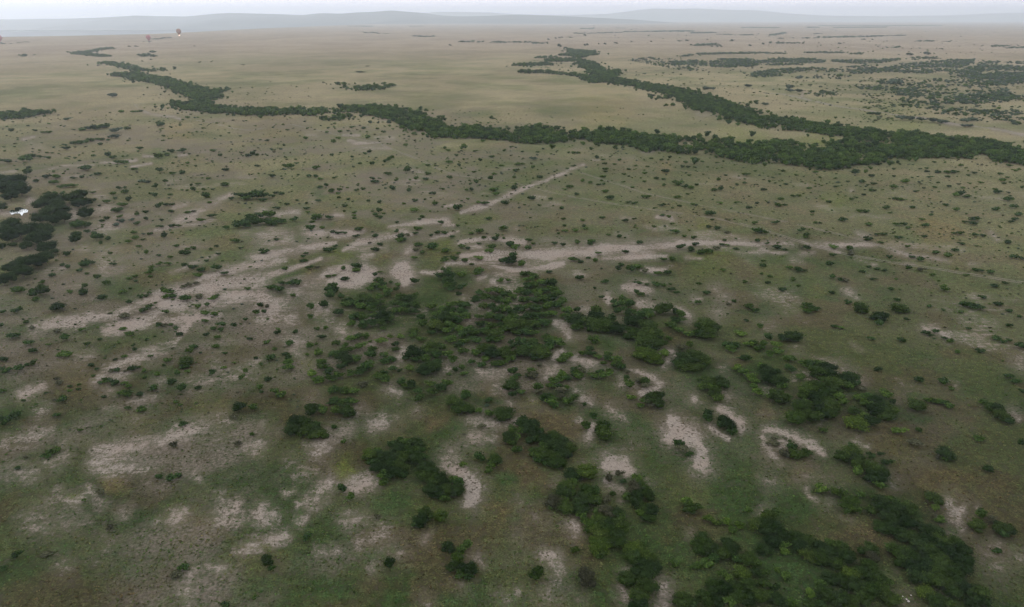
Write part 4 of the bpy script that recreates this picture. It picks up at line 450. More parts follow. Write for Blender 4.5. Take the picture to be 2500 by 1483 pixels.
lft = sstep(120.0, -60.0, GX) * sstep(1200, 500, rngd)
tn = sstep(0.42, 0.62, fbm(GX * 0.75 + GY * 0.2, GY * 0.75 - GX * 0.35, 28.0, 4, 87))
thin = np.maximum(thin, tn * (0.20 + 0.72 * lft) * sstep(2500, 700, rngd))
thin *= 0.55 + 0.6 * sstep(0.3, 0.7, fbm(GX, GY, 7.0, 3, 93))
# ground cover colours (reflectance of the grass itself)
GREEN = np.array([0.043, 0.066, 0.023]); OLIVE = np.array([0.072, 0.082, 0.034]); RUST = np.array([0.082, 0.064, 0.036])
LUSH = np.array([0.038, 0.060, 0.022]); YELL = np.array([0.085, 0.098, 0.026]); OCH = np.array([0.125, 0.096, 0.046])
FARG = np.array([0.150, 0.150, 0.080]); FARO = np.array([0.250, 0.212, 0.134])
GF = 0.86 + 0.28 * fbm(GX, GY, 9.0, 4, 111)[:, None]
n1 = fbm(GX, GY, 60.0, 4, 3)[:, None]; n2 = fbm(GX, GY, 18.0, 4, 9)[:, None]; n3 = fbm(GX, GY, 7.0, 3, 15)[:, None]
a = sstep(0.40, 0.60, 0.4 * n1 + 0.35 * n2 + 0.25 * n3)
tint = GREEN * (1 - a) + OLIVE * a
a = sstep(0.50, 0.64, fbm(GX, GY, 14.0, 5, 19)[:, None]) * 0.6
tint = tint * (1 - a) + RUST * a
# the open plain further out is dry, paler grass
nf = fbm(GX, GY, 260.0, 4, 41)[:, None]; nf2 = fbm(GX, GY, 50.0, 3, 43)[:, None]
a = sstep(0.26, 0.66, 0.35 * nf + 0.65 * nf2)
far = FARG * (1 - a) + FARO * a
tint = tint * (0.76 + 0.24 * sstep(math.log(160), math.log(420), np.log(rngd))[:, None])   # cover colour gets darker towards the camera
k = sstep(math.log(210), math.log(1300), np.log(rngd))[:, None]
# green ground along the streams, dry ground further off
tint = tint * (1 - k) + far * k
kk = sstep(math.log(1300), math.log(3500), np.log(rngd))[:, None]
tint = tint * (1 - kk) + np.array([0.275, 0.222, 0.165]) * kk
st_ = fbm(GX, GY * 0.6, 130.0, 4, 71)[:, None]; tint = tint * (0.90 + 0.20 * sstep(0.3, 0.7, st_))
tint = tint * GF
KIND = {'l': LUSH, 'y': YELL, 'r': RUST, 'o': OCH}
for t, s in TINT.items():
    for e in s.split(';'):
        f = e.split(); x, y = tile_px(t, float(f[0]), float(f[1])); r = float(f[2]) / 3.906
        fld = np.zeros(len(GX)); 
        capsule_field(fld, x - 0.3 * r, y, r * 0.8, x + 0.3 * r, y, r * 0.8, 0.72 * min(1.0, float(f[4])))
        j = np.nonzero(fld)[0]; fld[j] *= 0.45 + 0.75 * sstep(0.35, 0.6, fbm(GX[j], GY[j], 5.0, 3, 12))
        col = KIND[f[3]] * (1.0 + 1.0 * k[j])
        tint[j] = tint[j] * (1 - fld[j, None]) + col * fld[j, None]

i = np.arange((NY - 1) * (NX - 1)); r_, c_ = i // (NX - 1), i % (NX - 1)
q = r_ * NX + c_
loops = np.stack([q, q + 1, q + NX + 1, q + NX], 1).ravel()
GM, nt, b = base_mat('savanna_ground', 1.0, 0.0)
geo = N(nt, 'ShaderNodeNewGeometry').outputs['Position']
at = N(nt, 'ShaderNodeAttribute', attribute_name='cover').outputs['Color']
so = N(nt, 'ShaderNodeAttribute', attribute_name='soil').outputs['Fac']
fine = noise(nt, geo, 2.6, 4.0, 0.7); mid = noise(nt, geo, 0.55, 3.0, 0.6); tuft = noise(nt, geo, 1.1, 2.0, 0.5)
hs = N(nt, 'ShaderNodeHueSaturation'); nt.links.new(at, hs.inputs['Color']); hs.inputs['Saturation'].default_value = 1.06
vv = math_node(nt, 'MULTIPLY', maprange(nt, fine, 0.36, 0.64, 0.42, 1.58), maprange(nt, mid, 0.36, 0.64, 0.68, 1.32))
nt.links.new(vv, hs.inputs['Value'])
nt.links.new(maprange(nt, tuft, 0.3, 0.7, 0.47, 0.53), hs.inputs['Hue'])
sv = maprange(nt, noise(nt, geo, 1.7, 4.0, 0.7), 0.3, 0.7, 0.0, 1.0)
soilc = mixc(nt, sv, (0.180, 0.150, 0.126, 1), (0.375, 0.322, 0.275, 1))
soilc = mixc(nt, maprange(nt, noise(nt, geo, 0.09, 3.0), 0.4, 0.65, 0.0, 0.6), soilc, (0.270, 0.212, 0.176, 1))
spn = noise(nt, geo, 1.25, 1.0, 0.4)
spm = maprange(nt, noise(nt, geo, 0.07, 2.0), 0.42, 0.62, 0.66, 0.54)
spot = math_node(nt, 'MULTIPLY', math_node(nt, 'SUBTRACT', spn, spm), 14.0, True)
soilc = mixc(nt, math_node(nt, 'MULTIPLY', spot, 0.85), soilc, (0.075, 0.062, 0.042, 1))
brk = math_node(nt, 'ADD', math_node(nt, 'MULTIPLY', fine, 0.55), math_node(nt, 'MULTIPLY', mid, 0.45))
mp = N(nt, 'ShaderNodeMapping'); mp.inputs['Rotation'].default_value = (0, 0, math.radians(-24)); mp.inputs['Scale'].default_value = (0.22, 1.0, 1.0)
nt.links.new(geo, mp.inputs['Vector'])
strk = noise(nt, mp.outputs[0], 0.45, 4.0, 0.6)
brk = math_node(nt, 'ADD', math_node(nt, 'MULTIPLY', brk, 0.82), math_node(nt, 'MULTIPLY', strk, 0.18))
brk = maprange(nt, brk, 0.42, 0.58, 0.08, 0.92)
fac = math_node(nt, 'MULTIPLY', math_node(nt, 'ADD', math_node(nt, 'SUBTRACT', so, brk), 0.24), 1.7, True)
fac = math_node(nt, 'MULTIPLY', fac, maprange(nt, so, 0.0, 0.6, 0.6, 1.0))
th = N(nt, 'ShaderNodeAttribute', attribute_name='thin').outputs['Fac']
thf = math_node(nt, 'MULTIPLY', th, maprange(nt, noise(nt, geo, 1.3, 4.0, 0.65), 0.38, 0.62, 0.25, 1.0), True)
grass = mixc(nt, thf, hs.outputs[0], mixc(nt, sv, (0.098, 0.080, 0.060, 1), (0.212, 0.177, 0.145, 1)))
nt.links.new(mixc(nt, fac, grass, soilc), b.inputs['Base Color'])
bump = N(nt, 'ShaderNodeBump'); bump.inputs['Distance'].default_value = 0.25; bump.inputs['Strength'].default_value = 0.6
nt.links.new(fine, bump.inputs['Height']); nt.links.new(bump.outputs[0], b.inputs['Normal'])
gm = new_mesh('ground', np.stack([GX, GY, GZ], 1), np.full(len(q), 4), loops, [GM], True)
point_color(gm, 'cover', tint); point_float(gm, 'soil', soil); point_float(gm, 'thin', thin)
tag(link('ground', gm), kind='structure')

# ------------------------------------------------------------------ wheel tracks: two worn ruts and the pale verge between
TM, nt, b = base_mat('track_dust', 0.95, 0.1)
geo = N(nt, 'ShaderNodeNewGeometry').outputs['Position']
nt.links.new(mixc(nt, noise(nt, geo, 1.6, 4.0), (0.15, 0.128, 0.105, 1), (0.29, 0.25, 0.215, 1)), b.inputs['Base Color'])
TY, nt, b = base_mat('track_dry_grass', 0.95, 0.1)
geo = N(nt, 'ShaderNodeNewGeometry').outputs['Position']
nt.links.new(mixc(nt, noise(nt, geo, 1.0, 4.0), (0.12, 0.105, 0.055, 1), (0.20, 0.168, 0.09, 1)), b.inputs['Base Color'])

def ribbon(name, segs, offs, width, mat, z, gap=0.0):
    P = []
    for (tx, ty, s) in segs:
        for e in s.split(';'):
            x, y = map(float, e.split())
            X, Y, _ = on_ground(*tile_px((tx, ty), x, y)); P.append((X, Y))
    P = np.array(P)
    # resample smoothly
    d = np.r_[0, np.cumsum(np.hypot(*np.diff(P, axis=0).T))]
    n = int(d[-1] / 1.5) + 2
    u = np.linspace(0, d[-1], n)
    X = np.interp(u, d, P[:, 0]); Y = np.interp(u, d, P[:, 1])
    ker = np.hanning(25); ker /= ker.sum()
    X = np.convolve(np.pad(X, 12, 'edge'), ker, 'valid'); Y = np.convolve(np.pad(Y, 12, 'edge'), ker, 'valid')
    tx_, ty_ = np.gradient(X), np.gradient(Y); L = np.hypot(tx_, ty_); nx, ny = -ty_ / L, tx_ / L
    V = []; F = []; base = 0
    for o in offs:
        wob = (fbm(u, u * 0 + o * 7, 6.0, 3, 5) - 0.5) * 0.5
        wd = width * (0.55 + 0.9 * fbm(u, u * 0 + 3 + o, 4.0, 3, 8))
        for sgn in (-1, 1):
            off = o + wob + sgn * wd / 2
            V.append(np.stack([X + nx * off, Y + ny * off, np.zeros(n)], 1))
        hide = fbm(u, u * 0 + 11 + o, 14.0, 3, 21) < gap
        for k_ in range(n - 1):
            if hide[k_]: continue
            F.append((base + k_, base + k_ + 1, base + n + k_ + 1, base + n + k_))
        base += 2 * n
    V = np.concatenate(V)
    V[:, 2] = (fbm(V[:, 0], V[:, 1], 14.0, 3, 5) - 0.5) * 0.5 * sstep(1500, 300, np.hypot(V[:, 0], V[:, 1])) + z
    F = np.array(F)
    # keep the upper side up
    me = new_mesh(name, V, np.full(len(F), 4), F[:, ::-1].ravel() if False else F.ravel(), [mat])
    tag(link(name, me), kind='structure')
ribbon('dirt_track', TRACK['main'], (-1.0, 1.0), 0.5, TM, 0.05, 0.30)
ribbon('dirt_track', TRACK['third'], (-0.85, 0.85), 0.45, TM, 0.05, 0.32)
ribbon('dirt_track', TRACK['far'], (-1.2, 1.2), 0.8, TM, 0.06, 0.40)
ribbon('dirt_track', TRACK['edge'], (-3.0, 2.0), 3.0, TM, 0.12, 0.30)
ribbon('grass_track', TRACK['upper'], (-1.1, 1.1), 0.8, TY, 0.06, 0.25)
ribbon('grass_track', TRACK['faint'], (-1.1, 1.1), 0.7, TY, 0.06, 0.40)

# ------------------------------------------------------------------ water hole
WM, nt, b = base_mat('river_water', 0.06, 0.5)
b.inputs['Base Color'].default_value = (0.05, 0.055, 0.045, 1); b.inputs['Metallic'].default_value = 0.0
b.inputs['IOR'].default_value = 1.33
geo = N(nt, 'ShaderNodeNewGeometry').outputs['Position']
bump = N(nt, 'ShaderNodeBump'); bump.inputs['Distance'].default_value = 0.03; bump.inputs['Strength'].default_value = 0.3
nt.links.new(noise(nt, geo, 0.7, 2.0), bump.inputs['Height']); nt.links.new(bump.outputs[0], b.inputs['Normal'])
gl = N(nt, 'ShaderNodeBsdfGlossy'); gl.inputs['Roughness'].default_value = 0.05; gl.inputs['Color'].default_value = (0.95, 0.95, 0.95, 1)
mx = N(nt, 'ShaderNodeMixShader'); mx.inputs[0].default_value = 0.80
nt.links.new(b.outputs[0], mx.inputs[1]); nt.links.new(gl.outputs[0], mx.inputs[2])
nt.links.new(bump.outputs[0], gl.inputs['Normal'])
nt.links.new(mx.outputs[0], nt.nodes['Material Output'].inputs['Surface'])
WATER = [(22, 518), (30, 513.5), (37, 516), (37, 509), (49, 507), (69, 514.5), (68, 520), (58, 522), (54, 529), (49, 523), (38, 522.5), (29, 526)]
V = [(*on_ground(x, y)[:2], 0.32) for x, y in WATER]
tag(link('river_water', new_mesh('river_water', V, [len(V)], list(range(len(V)))[::-1], [WM])), kind='structure')

# ------------------------------------------------------------------ plants
def icosphere(r, sub, rng, rough=0.25):
    import bmesh
    bm = bmesh.new(); bmesh.ops.create_icosphere(bm, subdivisions=sub, radius=r)
    v = np.array([p.co[:] for p in bm.verts]); f = np.array([[w.index for w in p.verts] for p in bm.faces])
    bm.free()
    v = v * (1 + rough * (rng.random((len(v), 1)) - 0.5))
    return v, f

def crown(rng, lobes, leaves, leaf, hollow=0.55, flat=False):
    """unit crown: width 1, height 1, standing on z = 0.  Returns verts, tris/quads, leaf value"""
    C = []
    for k_ in range(lobes):
        for _ in range(30):
            an = rng.random() * 2 * math.pi; rr = math.sqrt(rng.random()) * 0.30
            zz = (0.30 + 0.36 * rng.random()) if not flat else 0.72 + 0.08 * rng.random()
            zz -= 0.35 * rr if not flat else 0
            c = np.array([rr * math.cos(an), rr * math.sin(an), zz])
            if all(np.linalg.norm(c - p[0]) > 0.16 for p in C): break
        rad = (0.17 + 0.11 * rng.random()) if lobes > 1 else 0.36
        C.append((c, rad))
    LO = rng.uniform(-0.16, 0.22, lobes)
    V = []; F = []; val = []; nv = 0
    # leafy inner mass
    for c, rad in C:
        v, f = icosphere(rad * 0.80, 1, rng, 0.5)
        v = v * np.array([1.1, 1.1, 0.9 if not flat else 0.35]) + c
        v[:, 2] = np.maximum(v[:, 2], 0.02)
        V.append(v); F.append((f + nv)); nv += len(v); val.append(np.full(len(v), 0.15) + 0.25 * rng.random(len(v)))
    tri = np.concatenate(F); Vq = []; Fq = []; vq = []
    for k_ in range(leaves):
        li = rng.integers(len(C)); c, rad = C[li]
        d = rng.normal(size=3); d[2] = abs(d[2]) * 0.9 + d[2] * 0.25; d /= np.linalg.norm(d)
        p = c + d * rad * (0.80 + 0.42 * rng.random() ** 1.5) * np.array([1.15, 1.15, 1.0 if not flat else 0.4])
        if p[2] < 0.03: p[2] = 0.03 + 0.1 * rng.random()
        nn = d + rng.normal(size=3) * 0.55; nn /= np.linalg.norm(nn)
        a_ = np.cross(nn, rng.normal(size=3)); a_ /= np.linalg.norm(a_); b_ = np.cross(nn, a_)
        s = leaf * (0.6 + 0.9 * rng.random())
        e = 0.55 + 0.4 * rng.random()
        quad = np.stack([p - a_ * s, p - b_ * s * e, p + a_ * s, p + b_ * s * e])
        Vq.append(quad); Fq.append(np.arange(4) + nv); nv += 4
        vq.append(np.full(4, np.clip(0.22 + 0.5 * rng.random() ** 1.3 + LO[li] + 0.25 * (rng.random() < 0.1), 0.02, 1)))
    V = np.concatenate(V + Vq); val = np.concatenate(val + vq)
    V[:, 0] /= 2 * np.percentile(np.abs(V[:, 0]), 97); V[:, 1] /= 2 * np.percentile(np.abs(V[:, 1]), 97); V[:, 2] /= np.percentile(V[:, 2], 98)
    quads = np.array(Fq)
    return V, tri, quads, val

def crown_mesh(name, tpl, mat):
    V, tri, quads, val = tpl
    loops = np.concatenate([tri.ravel(), quads.ravel()])
    me = new_mesh(name, V, np.r_[np.full(len(tri), 3), np.full(len(quads), 4)], loops, [mat])
    point_float(me, 'leafv', val)
    return me

rngc = np.random.default_rng(5)
BUSH_TPL = [crown(rngc, n_, 950, 0.033) for n_ in (7, 9, 8, 11, 6, 10, 9, 12)]
SMALL_TPL = [crown(rngc, n_, 130, 0.075) for n_ in (4, 5, 6, 5, 4, 7)]
TREE_TPL = [crown(rngc, n_, 1500, 0.026) for n_ in (11, 14, 12, 9)]
MASS_TPL = [crown(rngc, n_, 80, 0.095) for n_ in (4, 5, 6, 5)]
TINY_TPL = [crown(rngc, 2, 16, 0.17) for _ in range(3)]

def mass(name, items, tpls, mat, seed=1, base_z=0.0):
    """items: (X, Y, W, D, H, rgb) merged into one mesh"""
    rg = np.random.default_rng(seed)
    V = []; T = []; Q = []; val = []; col = []; nv = 0
    for (X, Y, W, D, H, rgb) in items:
        v, tri, quads, lv = tpls[rg.integers(len(tpls))]
        an = rg.random() * 6.283; c, s = math.cos(an), math.sin(an)
        x = v[:, 0] * c - v[:, 1] * s; y = v[:, 0] * s + v[:, 1] * c
        V.append(np.stack([X + x * W, Y + y * D, base_z + v[:, 2] * H], 1))
        T.append(tri + nv); Q.append(quads + nv); nv += len(v)
        val.append(lv); col.append(np.tile(np.array(rgb) * (0.9 + 0.7 * rg.random()), (len(v), 1)))
    V = np.concatenate(V); T = np.concatenate(T); Q = np.concatenate(Q)
    me = new_mesh(name, V, np.r_[np.full(len(T), 3), np.full(len(Q), 4)], np.concatenate([T.ravel(), Q.ravel()]), [mat])
    point_float(me, 'leafv', np.concatenate(val)); point_color(me, 'tint', np.concatenate(col))
    return link(name, me)

# --- bushes: the 300 that show largest each stand alone, the small rest is one scatter
def in_water(x, y):
    return 16 < x < 76 and 504 < y < 534
bushes = [e for e in bushes if not (14 < e[0] < 80 and 498 < e[1] < 542)]
plants = []
for (px, py, w, h, tone, _) in bushes:
    X, Y, W, D, H = plant_size(px, py, w, h)
    plants.append(dict(px=px, py=py, w=w, h=h, tone=tone, X=X, Y=Y, W=W, D=D, H=H))
onpic = [p for p in plants if -5 < p['px'] < 2505 and p['py'] < 1478]
onpic.sort(key=lambda p: -(p['w'] * p['h']))
solo = onpic[:300]
ids = set(id(p) for p in solo)
rest = [p for p in plants if id(p) not in ids]

ORD = ['first', 'second', 'third', 'fourth', 'fifth', 'sixth', 'seventh', 'eighth', 'ninth', 'tenth', 'eleventh', 'twelfth', 'thirteenth', 'fourteenth', 'fifteenth', 'sixteenth']
ZONES = [
 ("the big middle thicket", 1045, 655, 1388, 905), ("the thicket left of the middle", 742, 680, 1045, 950),
 ("clumps right of the middle thicket", 1388, 715, 1780, 925), ("the thicket right of centre", 1770, 790, 2195, 1060),
 ("bushes under the middle thicket", 980, 900, 1410, 1045), ("the clump above the bare slope", 690, 930, 880, 1085),
 ("the clump below centre", 1210, 1010, 1412, 1152), ("the dark clump at lower centre", 880, 1060, 1145, 1240),
 ("the ring on pale soil", 1505, 890, 1640, 1005), ("the dark mass at lower right", 1660, 1275, 1985, 1490),
 ("the lower right corner thicket", 1985, 1330, 2435, 1490), ("the slanting belt at right", 1960, 1060, 2330, 1330),
 ("the tall lower middle clump", 1330, 1120, 1530, 1360), ("the clump below the bare ring", 1505, 1150, 1625, 1290),
 ("the lowest clump of the middle", 1500, 1320, 1625, 1490), ("the bushes by the pale streak", 1000, 560, 1400, 700),
 ("clumps on the left streak", 600, 560, 1000, 720),
]
def zone_of(px, py):
    for z in ZONES:
        if z[1] <= px < z[3] and z[2] <= py < z[4]: return z[0]
    v = 'upper' if py < 620 else ('middle' if py < 1000 else 'lower')
    hcol = 'far left' if px < 330 else ('left' if px < 850 else ('centre' if px < 1500 else ('right' if px < 2050 else 'far right')))
    return "open grass, %s %s" % (v, hcol)
HAND = {(1666, 1090): "dark bush alone on the long pale bare patch", (1690, 1105): None,
        (1473, 1061): "big round green bush beside two small dark bushes",
        (681, 962): "pair of round green bushes, the right one, alone on grass"}
byz = {}
for p in solo: byz.setdefault(zone_of(p['px'], p['py']), []).append(p)
TW = {'d': 'dark green', 'm': 'green', 'l': 'light green', 'y': 'yellow-green', 'g': 'grey-green', 'b': 'brownish'}
for zn, L in byz.items():
    L.sort(key=lambda p: p['py'])
    nr = max(1, math.ceil(len(L) / 9.0))
    per = math.ceil(len(L) / nr)
    for r in range(nr):
        row = sorted(L[r * per:(r + 1) * per], key=lambda p: p['px'])
        for c, p in enumerate(row):
            shape = 'low bush' if p['w'] > 1.7 * p['h'] else ('tall bush' if p['h'] > 1.05 * p['w'] else 'bush')
            where = ("row %s down, " % ORD[r]) if nr > 1 else ""
            where = where.replace('row first down', 'top row')
            for k_ in range(1, 16): where = where.replace('row %s down' % ORD[k_], '%s row down' % ORD[k_])
            if len(row) > 1: pos = "%s from left, " % ORD[c]
            else: pos = ""
            p['label'] = ("%s %s, %s%sin %s" % (TW[p['tone']], shape, pos, where, zn))
            p['zone'] = zn
tpl_mesh = [crown_mesh('bush', t, LEAF['m']) for t in BUSH_TPL]
for n_, p in enumerate(solo):
    o = bpy.data.objects.new('bush', tpl_mesh[(n_ * 5 + int(p['px'])) % len(tpl_mesh)])
    o.location = (p['X'], p['Y'], -0.05)
    o.rotation_euler = (0, 0, random.random() * 0.9 - 0.45 + random.choice((0, math.pi)))
    g_ = 1.16 if 'open grass' in p['zone'] or 'ring' in p['zone'] else (1.62 if 'middle' in p['zone'] else 1.38)
    o.scale = (p['W'] * g_, p['D'] * g_, p['H'] * 1.22)
    COL.objects.link(o)
    o.material_slots[0].link = 'OBJECT'
    o.material_slots[0].material = LEAF[p['tone']]
    tag(o, p['label'], 'bush', 'bushes growing in ' + p['zone'].replace('the ', '', 1))

# --- trees round the water hole: trunk, limbs and crown
def tube(pts, rads, sides=6):
    V = []; F = []
    for k_, (p, r) in enumerate(zip(pts, rads)):
        for s in range(sides):
            a_ = 2 * math.pi * s / sides
            V.append((p[0] + r * math.cos(a_), p[1] + r * math.sin(a_), p[2]))
    for k_ in range(len(pts) - 1):
        for s in range(sides):
            s2 = (s + 1) % sides
            F.append((k_ * sides + s, k_ * sides + s2, (k_ + 1) * sides + s2, (k_ + 1) * sides + s))
    return V, F
def trunk_mesh(seed, flat=False):
    rg = random.Random(seed); V = []; F = []
    top = 0.42 if not flat else 0.62
    v, f = tube([(0, 0, -0.03), (0.01, 0, 0.15), (0.02, 0.01, top)], [0.040, 0.028, 0.018]); V += v; F += f
    for k_ in range(5):
        a_ = k_ * 1.26 + rg.random() * 0.5; L = 0.20 + 0.10 * rg.random()
        z0 = 0.15 + 0.08 * rg.random() if not flat else 0.45
        n0 = len(V)
        v, f = tube([(0.01, 0, z0), (L * 0.6 * math.cos(a_), L * 0.6 * math.sin(a_), z0 + 0.16), (L * math.cos(a_), L * math.sin(a_), z0 + 0.32)], [0.018, 0.012, 0.005], 5)
        V += v; F += [tuple(i_ + n0 for i_ in q_) for q_ in f]
    return new_mesh('trunk', V, [len(q_) for q_ in F], [i_ for q_ in F for i_ in q_], [BARK], True)
def lift(tpl):
    V, a_, b_, c_ = tpl; V = V.copy(); V[:, 2] = 0.12 + V[:, 2] * 0.88
    return V, a_, b_, c_
tree_crowns = [crown_mesh('crown', lift(t), LEAF['d']) for t in TREE_TPL]
tree_trunks = [trunk_mesh(s) for s in range(3)]
trees = [t for t in trees if not (2 < t[0] < 88 and 496 < t[1] < 552) or (t[1] < 512 and t[0] < 12)]
trees.sort(key=lambda t: t[1])
rows_t = 9
for n_, (px, py, w, h, _) in enumerate(trees):
    pass
nr = math.ceil(len(trees) / 8.0)
tl = {}
for r in range(nr):
    row = sorted(trees[r * 8:(r + 1) * 8], key=lambda t: t[0])
    for c, t in enumerate(row):
        big = 'wide' if t[2] > 30 else ('small' if t[2] < 20 else 'rounded')
        tl[id(t)] = "%s dark tree by the water hole, %s from left, %s row down" % (big, ORD[c], ORD[r]) if r else "%s dark tree by the water hole, %s from left, top row" % (big, ORD[c])
for n_, t in enumerate(trees):
    px, py, w, h, _ = t
    X, Y, W, D, H = plant_size(px, py + h * 0.15, w, h)
    H = max(H, 0.75 * W)
    X, Y, _d = on_ground(px, py, 0.5 * H)
    bx_, by_ = to_photo(X, Y)
    if 8 < bx_ < 86 and 497 < by_ < 560: continue
    root = bpy.data.objects.new('tree', None); root.location = (X, Y, 0); COL.objects.link(root)
    tag(root, tl[id(t)], 'tree', 'trees around the water hole')
    c_o = link('crown', tree_crowns[n_ % 4], root); c_o.scale = (W * 1.3, W * 1.25, H * 1.2)
    c_o.rotation_euler = (0, 0, n_ * 1.7)
    c_o.material_slots[0].link = 'OBJECT'; c_o.material_slots[0].material = LEAF['d']
    t_o = link('trunk', tree_trunks[n_ % 3], root); t_o.scale = (W, W, H * 1.15); t_o.rotation_euler = (0, 0, n_ * 0.9)

# --- lone trees far out on the plain
flat_crown = crown_mesh('crown', crown(rngc, 7, 260, 0.075, flat=True), LEAF['d'])
round_crown = crown_mesh('crown', lift(crown(rngc, 5, 220, 0.08)), LEAF['d'])
flat_trunk = trunk_mesh(9, True)
lone = []
for e in LONE.split(';'):
    lone.append(list(map(float, e.split())))
lone.sort(key=lambda t: t[1])
lone_rows = math.ceil(len(lone) / 9.0)
for r in range(lone_rows):
    row = sorted(lone[r * 9:(r + 1) * 9], key=lambda t: t[0])
    for c, (px, py, w, h) in enumerate(row):
        X, Y, dep = on_ground(px, py + h / 2)
        W = w * dep / LENS_PX; H = h * dep / LENS_PX * 1.05
        spread = w > 1.6 * h
        root = bpy.data.objects.new('lone_tree', None); root.location = (X, Y, 0); COL.objects.link(root)
        tag(root, "%s dark tree alone on the far plain, %s from left, %s row down" % ('spreading' if spread else 'compact', ORD[c], ORD[r]), 'tree', 'lone trees on the far plain')
        flat = px in (898.0, 594.0)
        c_o = link('crown', flat_crown if flat else round_crown, root); c_o.scale = (W * 1.2, W * 1.1, H)
        c_o.material_slots[0].link = 'OBJECT'; c_o.material_slots[0].material = LEAF['d']
        t_o = link('trunk', flat_trunk if flat else tree_trunks[c % 3], root); t_o.scale = (W, W, H)

# --- small bushes beyond the first 300: one scatter
items = [(p['X'], p['Y'], p['W'] * 1.02, p['D'] * 1.0, p['H'] * 1.05, tuple(1.25 * c for c in TONE[p['tone']])) for p in rest]
occ = np.array([(p['px'], p['py'], p['w']) for p in plants])
def wood_at(x, y):
    for kind, dens, s in STRIP_P:
        if s[0][0] <= x <= s[-1][0]:
            a_ = np.interp(x, [q_[0] for q_ in s], [q_[1] for q_ in s]); b_ = np.interp(x, [q_[0] for q_ in s], [q_[2] for q_ in s])
            if a_ - 3 < y < b_ + 3: return True
    return False
STRIP_P = [(k_, d_, [tuple(map(float, q_.split())) for q_ in s_.split(',')]) for k_, d_, s_ in STRIP]
# the strips were read off crown outlines; the trunks stand a little nearer than the far outline
STRIP_P = [(k_, d_, [(x_, a_ + (min(5.0, 0.22 * (b_ - a_)) if k_ == 'w' else 0), b_) for x_, a_, b_ in s_]) for k_, d_, s_ in STRIP_P]
extra = []
rg = np.random.default_rng(99)
# (x0,y0,x1,y1,number,min w,max w)
for (x0, y0, x1, y1, n_, a_, b_) in [(0, 290, 400, 440, 110, 5, 10), (400, 285, 1250, 460, 420, 4, 9), (1250, 345, 2500, 460, 260, 4, 8), (1250, 260, 1850, 330, 60, 3, 6),
                                  (1100, 270, 1300, 305, 30, 3, 6), (0, 440, 640, 830, 200, 5, 10), (640, 440, 2500, 600, 260, 5, 9), (1400, 600, 2500, 780, 80, 5, 9), (0, 830, 640, 1130, 90, 5, 10),
                                  (540, 200, 760, 262, 40, 3, 6), (1860, 250, 2500, 330, 60, 3, 7), (1850, 110, 2500, 135, 50, 3, 6), (1520, 165, 2000, 210, 70, 3, 7), (1660, 205, 2350, 260, 90, 4, 8),
                                  (2100, 190, 2500, 300, 200, 4, 9), (1300, 145, 1400, 180, 30, 3, 6), (0, 270, 500, 300, 30, 4, 8), (1500, 66, 2500, 110, 70, 2, 5), (280, 230, 420, 280, 12, 3, 6), (2250, 640, 2500, 1000, 20, 5, 10), (640, 760, 760, 1000, 25, 5, 9), (1900, 440, 2500, 640, 90, 5, 9)]:
    k_ = 0; tries = 0; n_ = int(n_ * 1.7); b_ = b_ * 0.9; a_ = a_ * 0.55
    while k_ < n_ and tries < n_ * 6:
        tries += 1
        x = rg.uniform(x0, x1); y = rg.uniform(y0, y1)
        if wood_at(x, y) or in_water(x, y): continue
        if np.any((np.abs(occ[:, 0] - x) < occ[:, 2] * 0.5 + 5) & (np.abs(occ[:, 1] - y) < 6)): continue
        w = a_ + (b_ - a_) * rg.random() ** 1.8; h = w * rg.uniform(0.4, 0.62)
        gx_, gy_, _d = on_ground(x, y)
        if fbm(np.array([gx_]), np.array([gy_]), 45.0, 3, 61)[0] < 0.32 + 0.15 * rg.random(): continue
        X, Y, W, D, H = plant_size(x, y, w, h)
        items.append((X, Y, W, D, H, tuple(1.35 * c for c in TONE[rg.choice(['d', 'm', 'm', 'g', 'b', 'l'])]))); k_ += 1
tag(mass('scattered_bushes', items, SMALL_TPL, LEAF_MASS, 3), 'small dark bushes scattered thinly over the whole grass plain', 'bushes', kind='stuff')

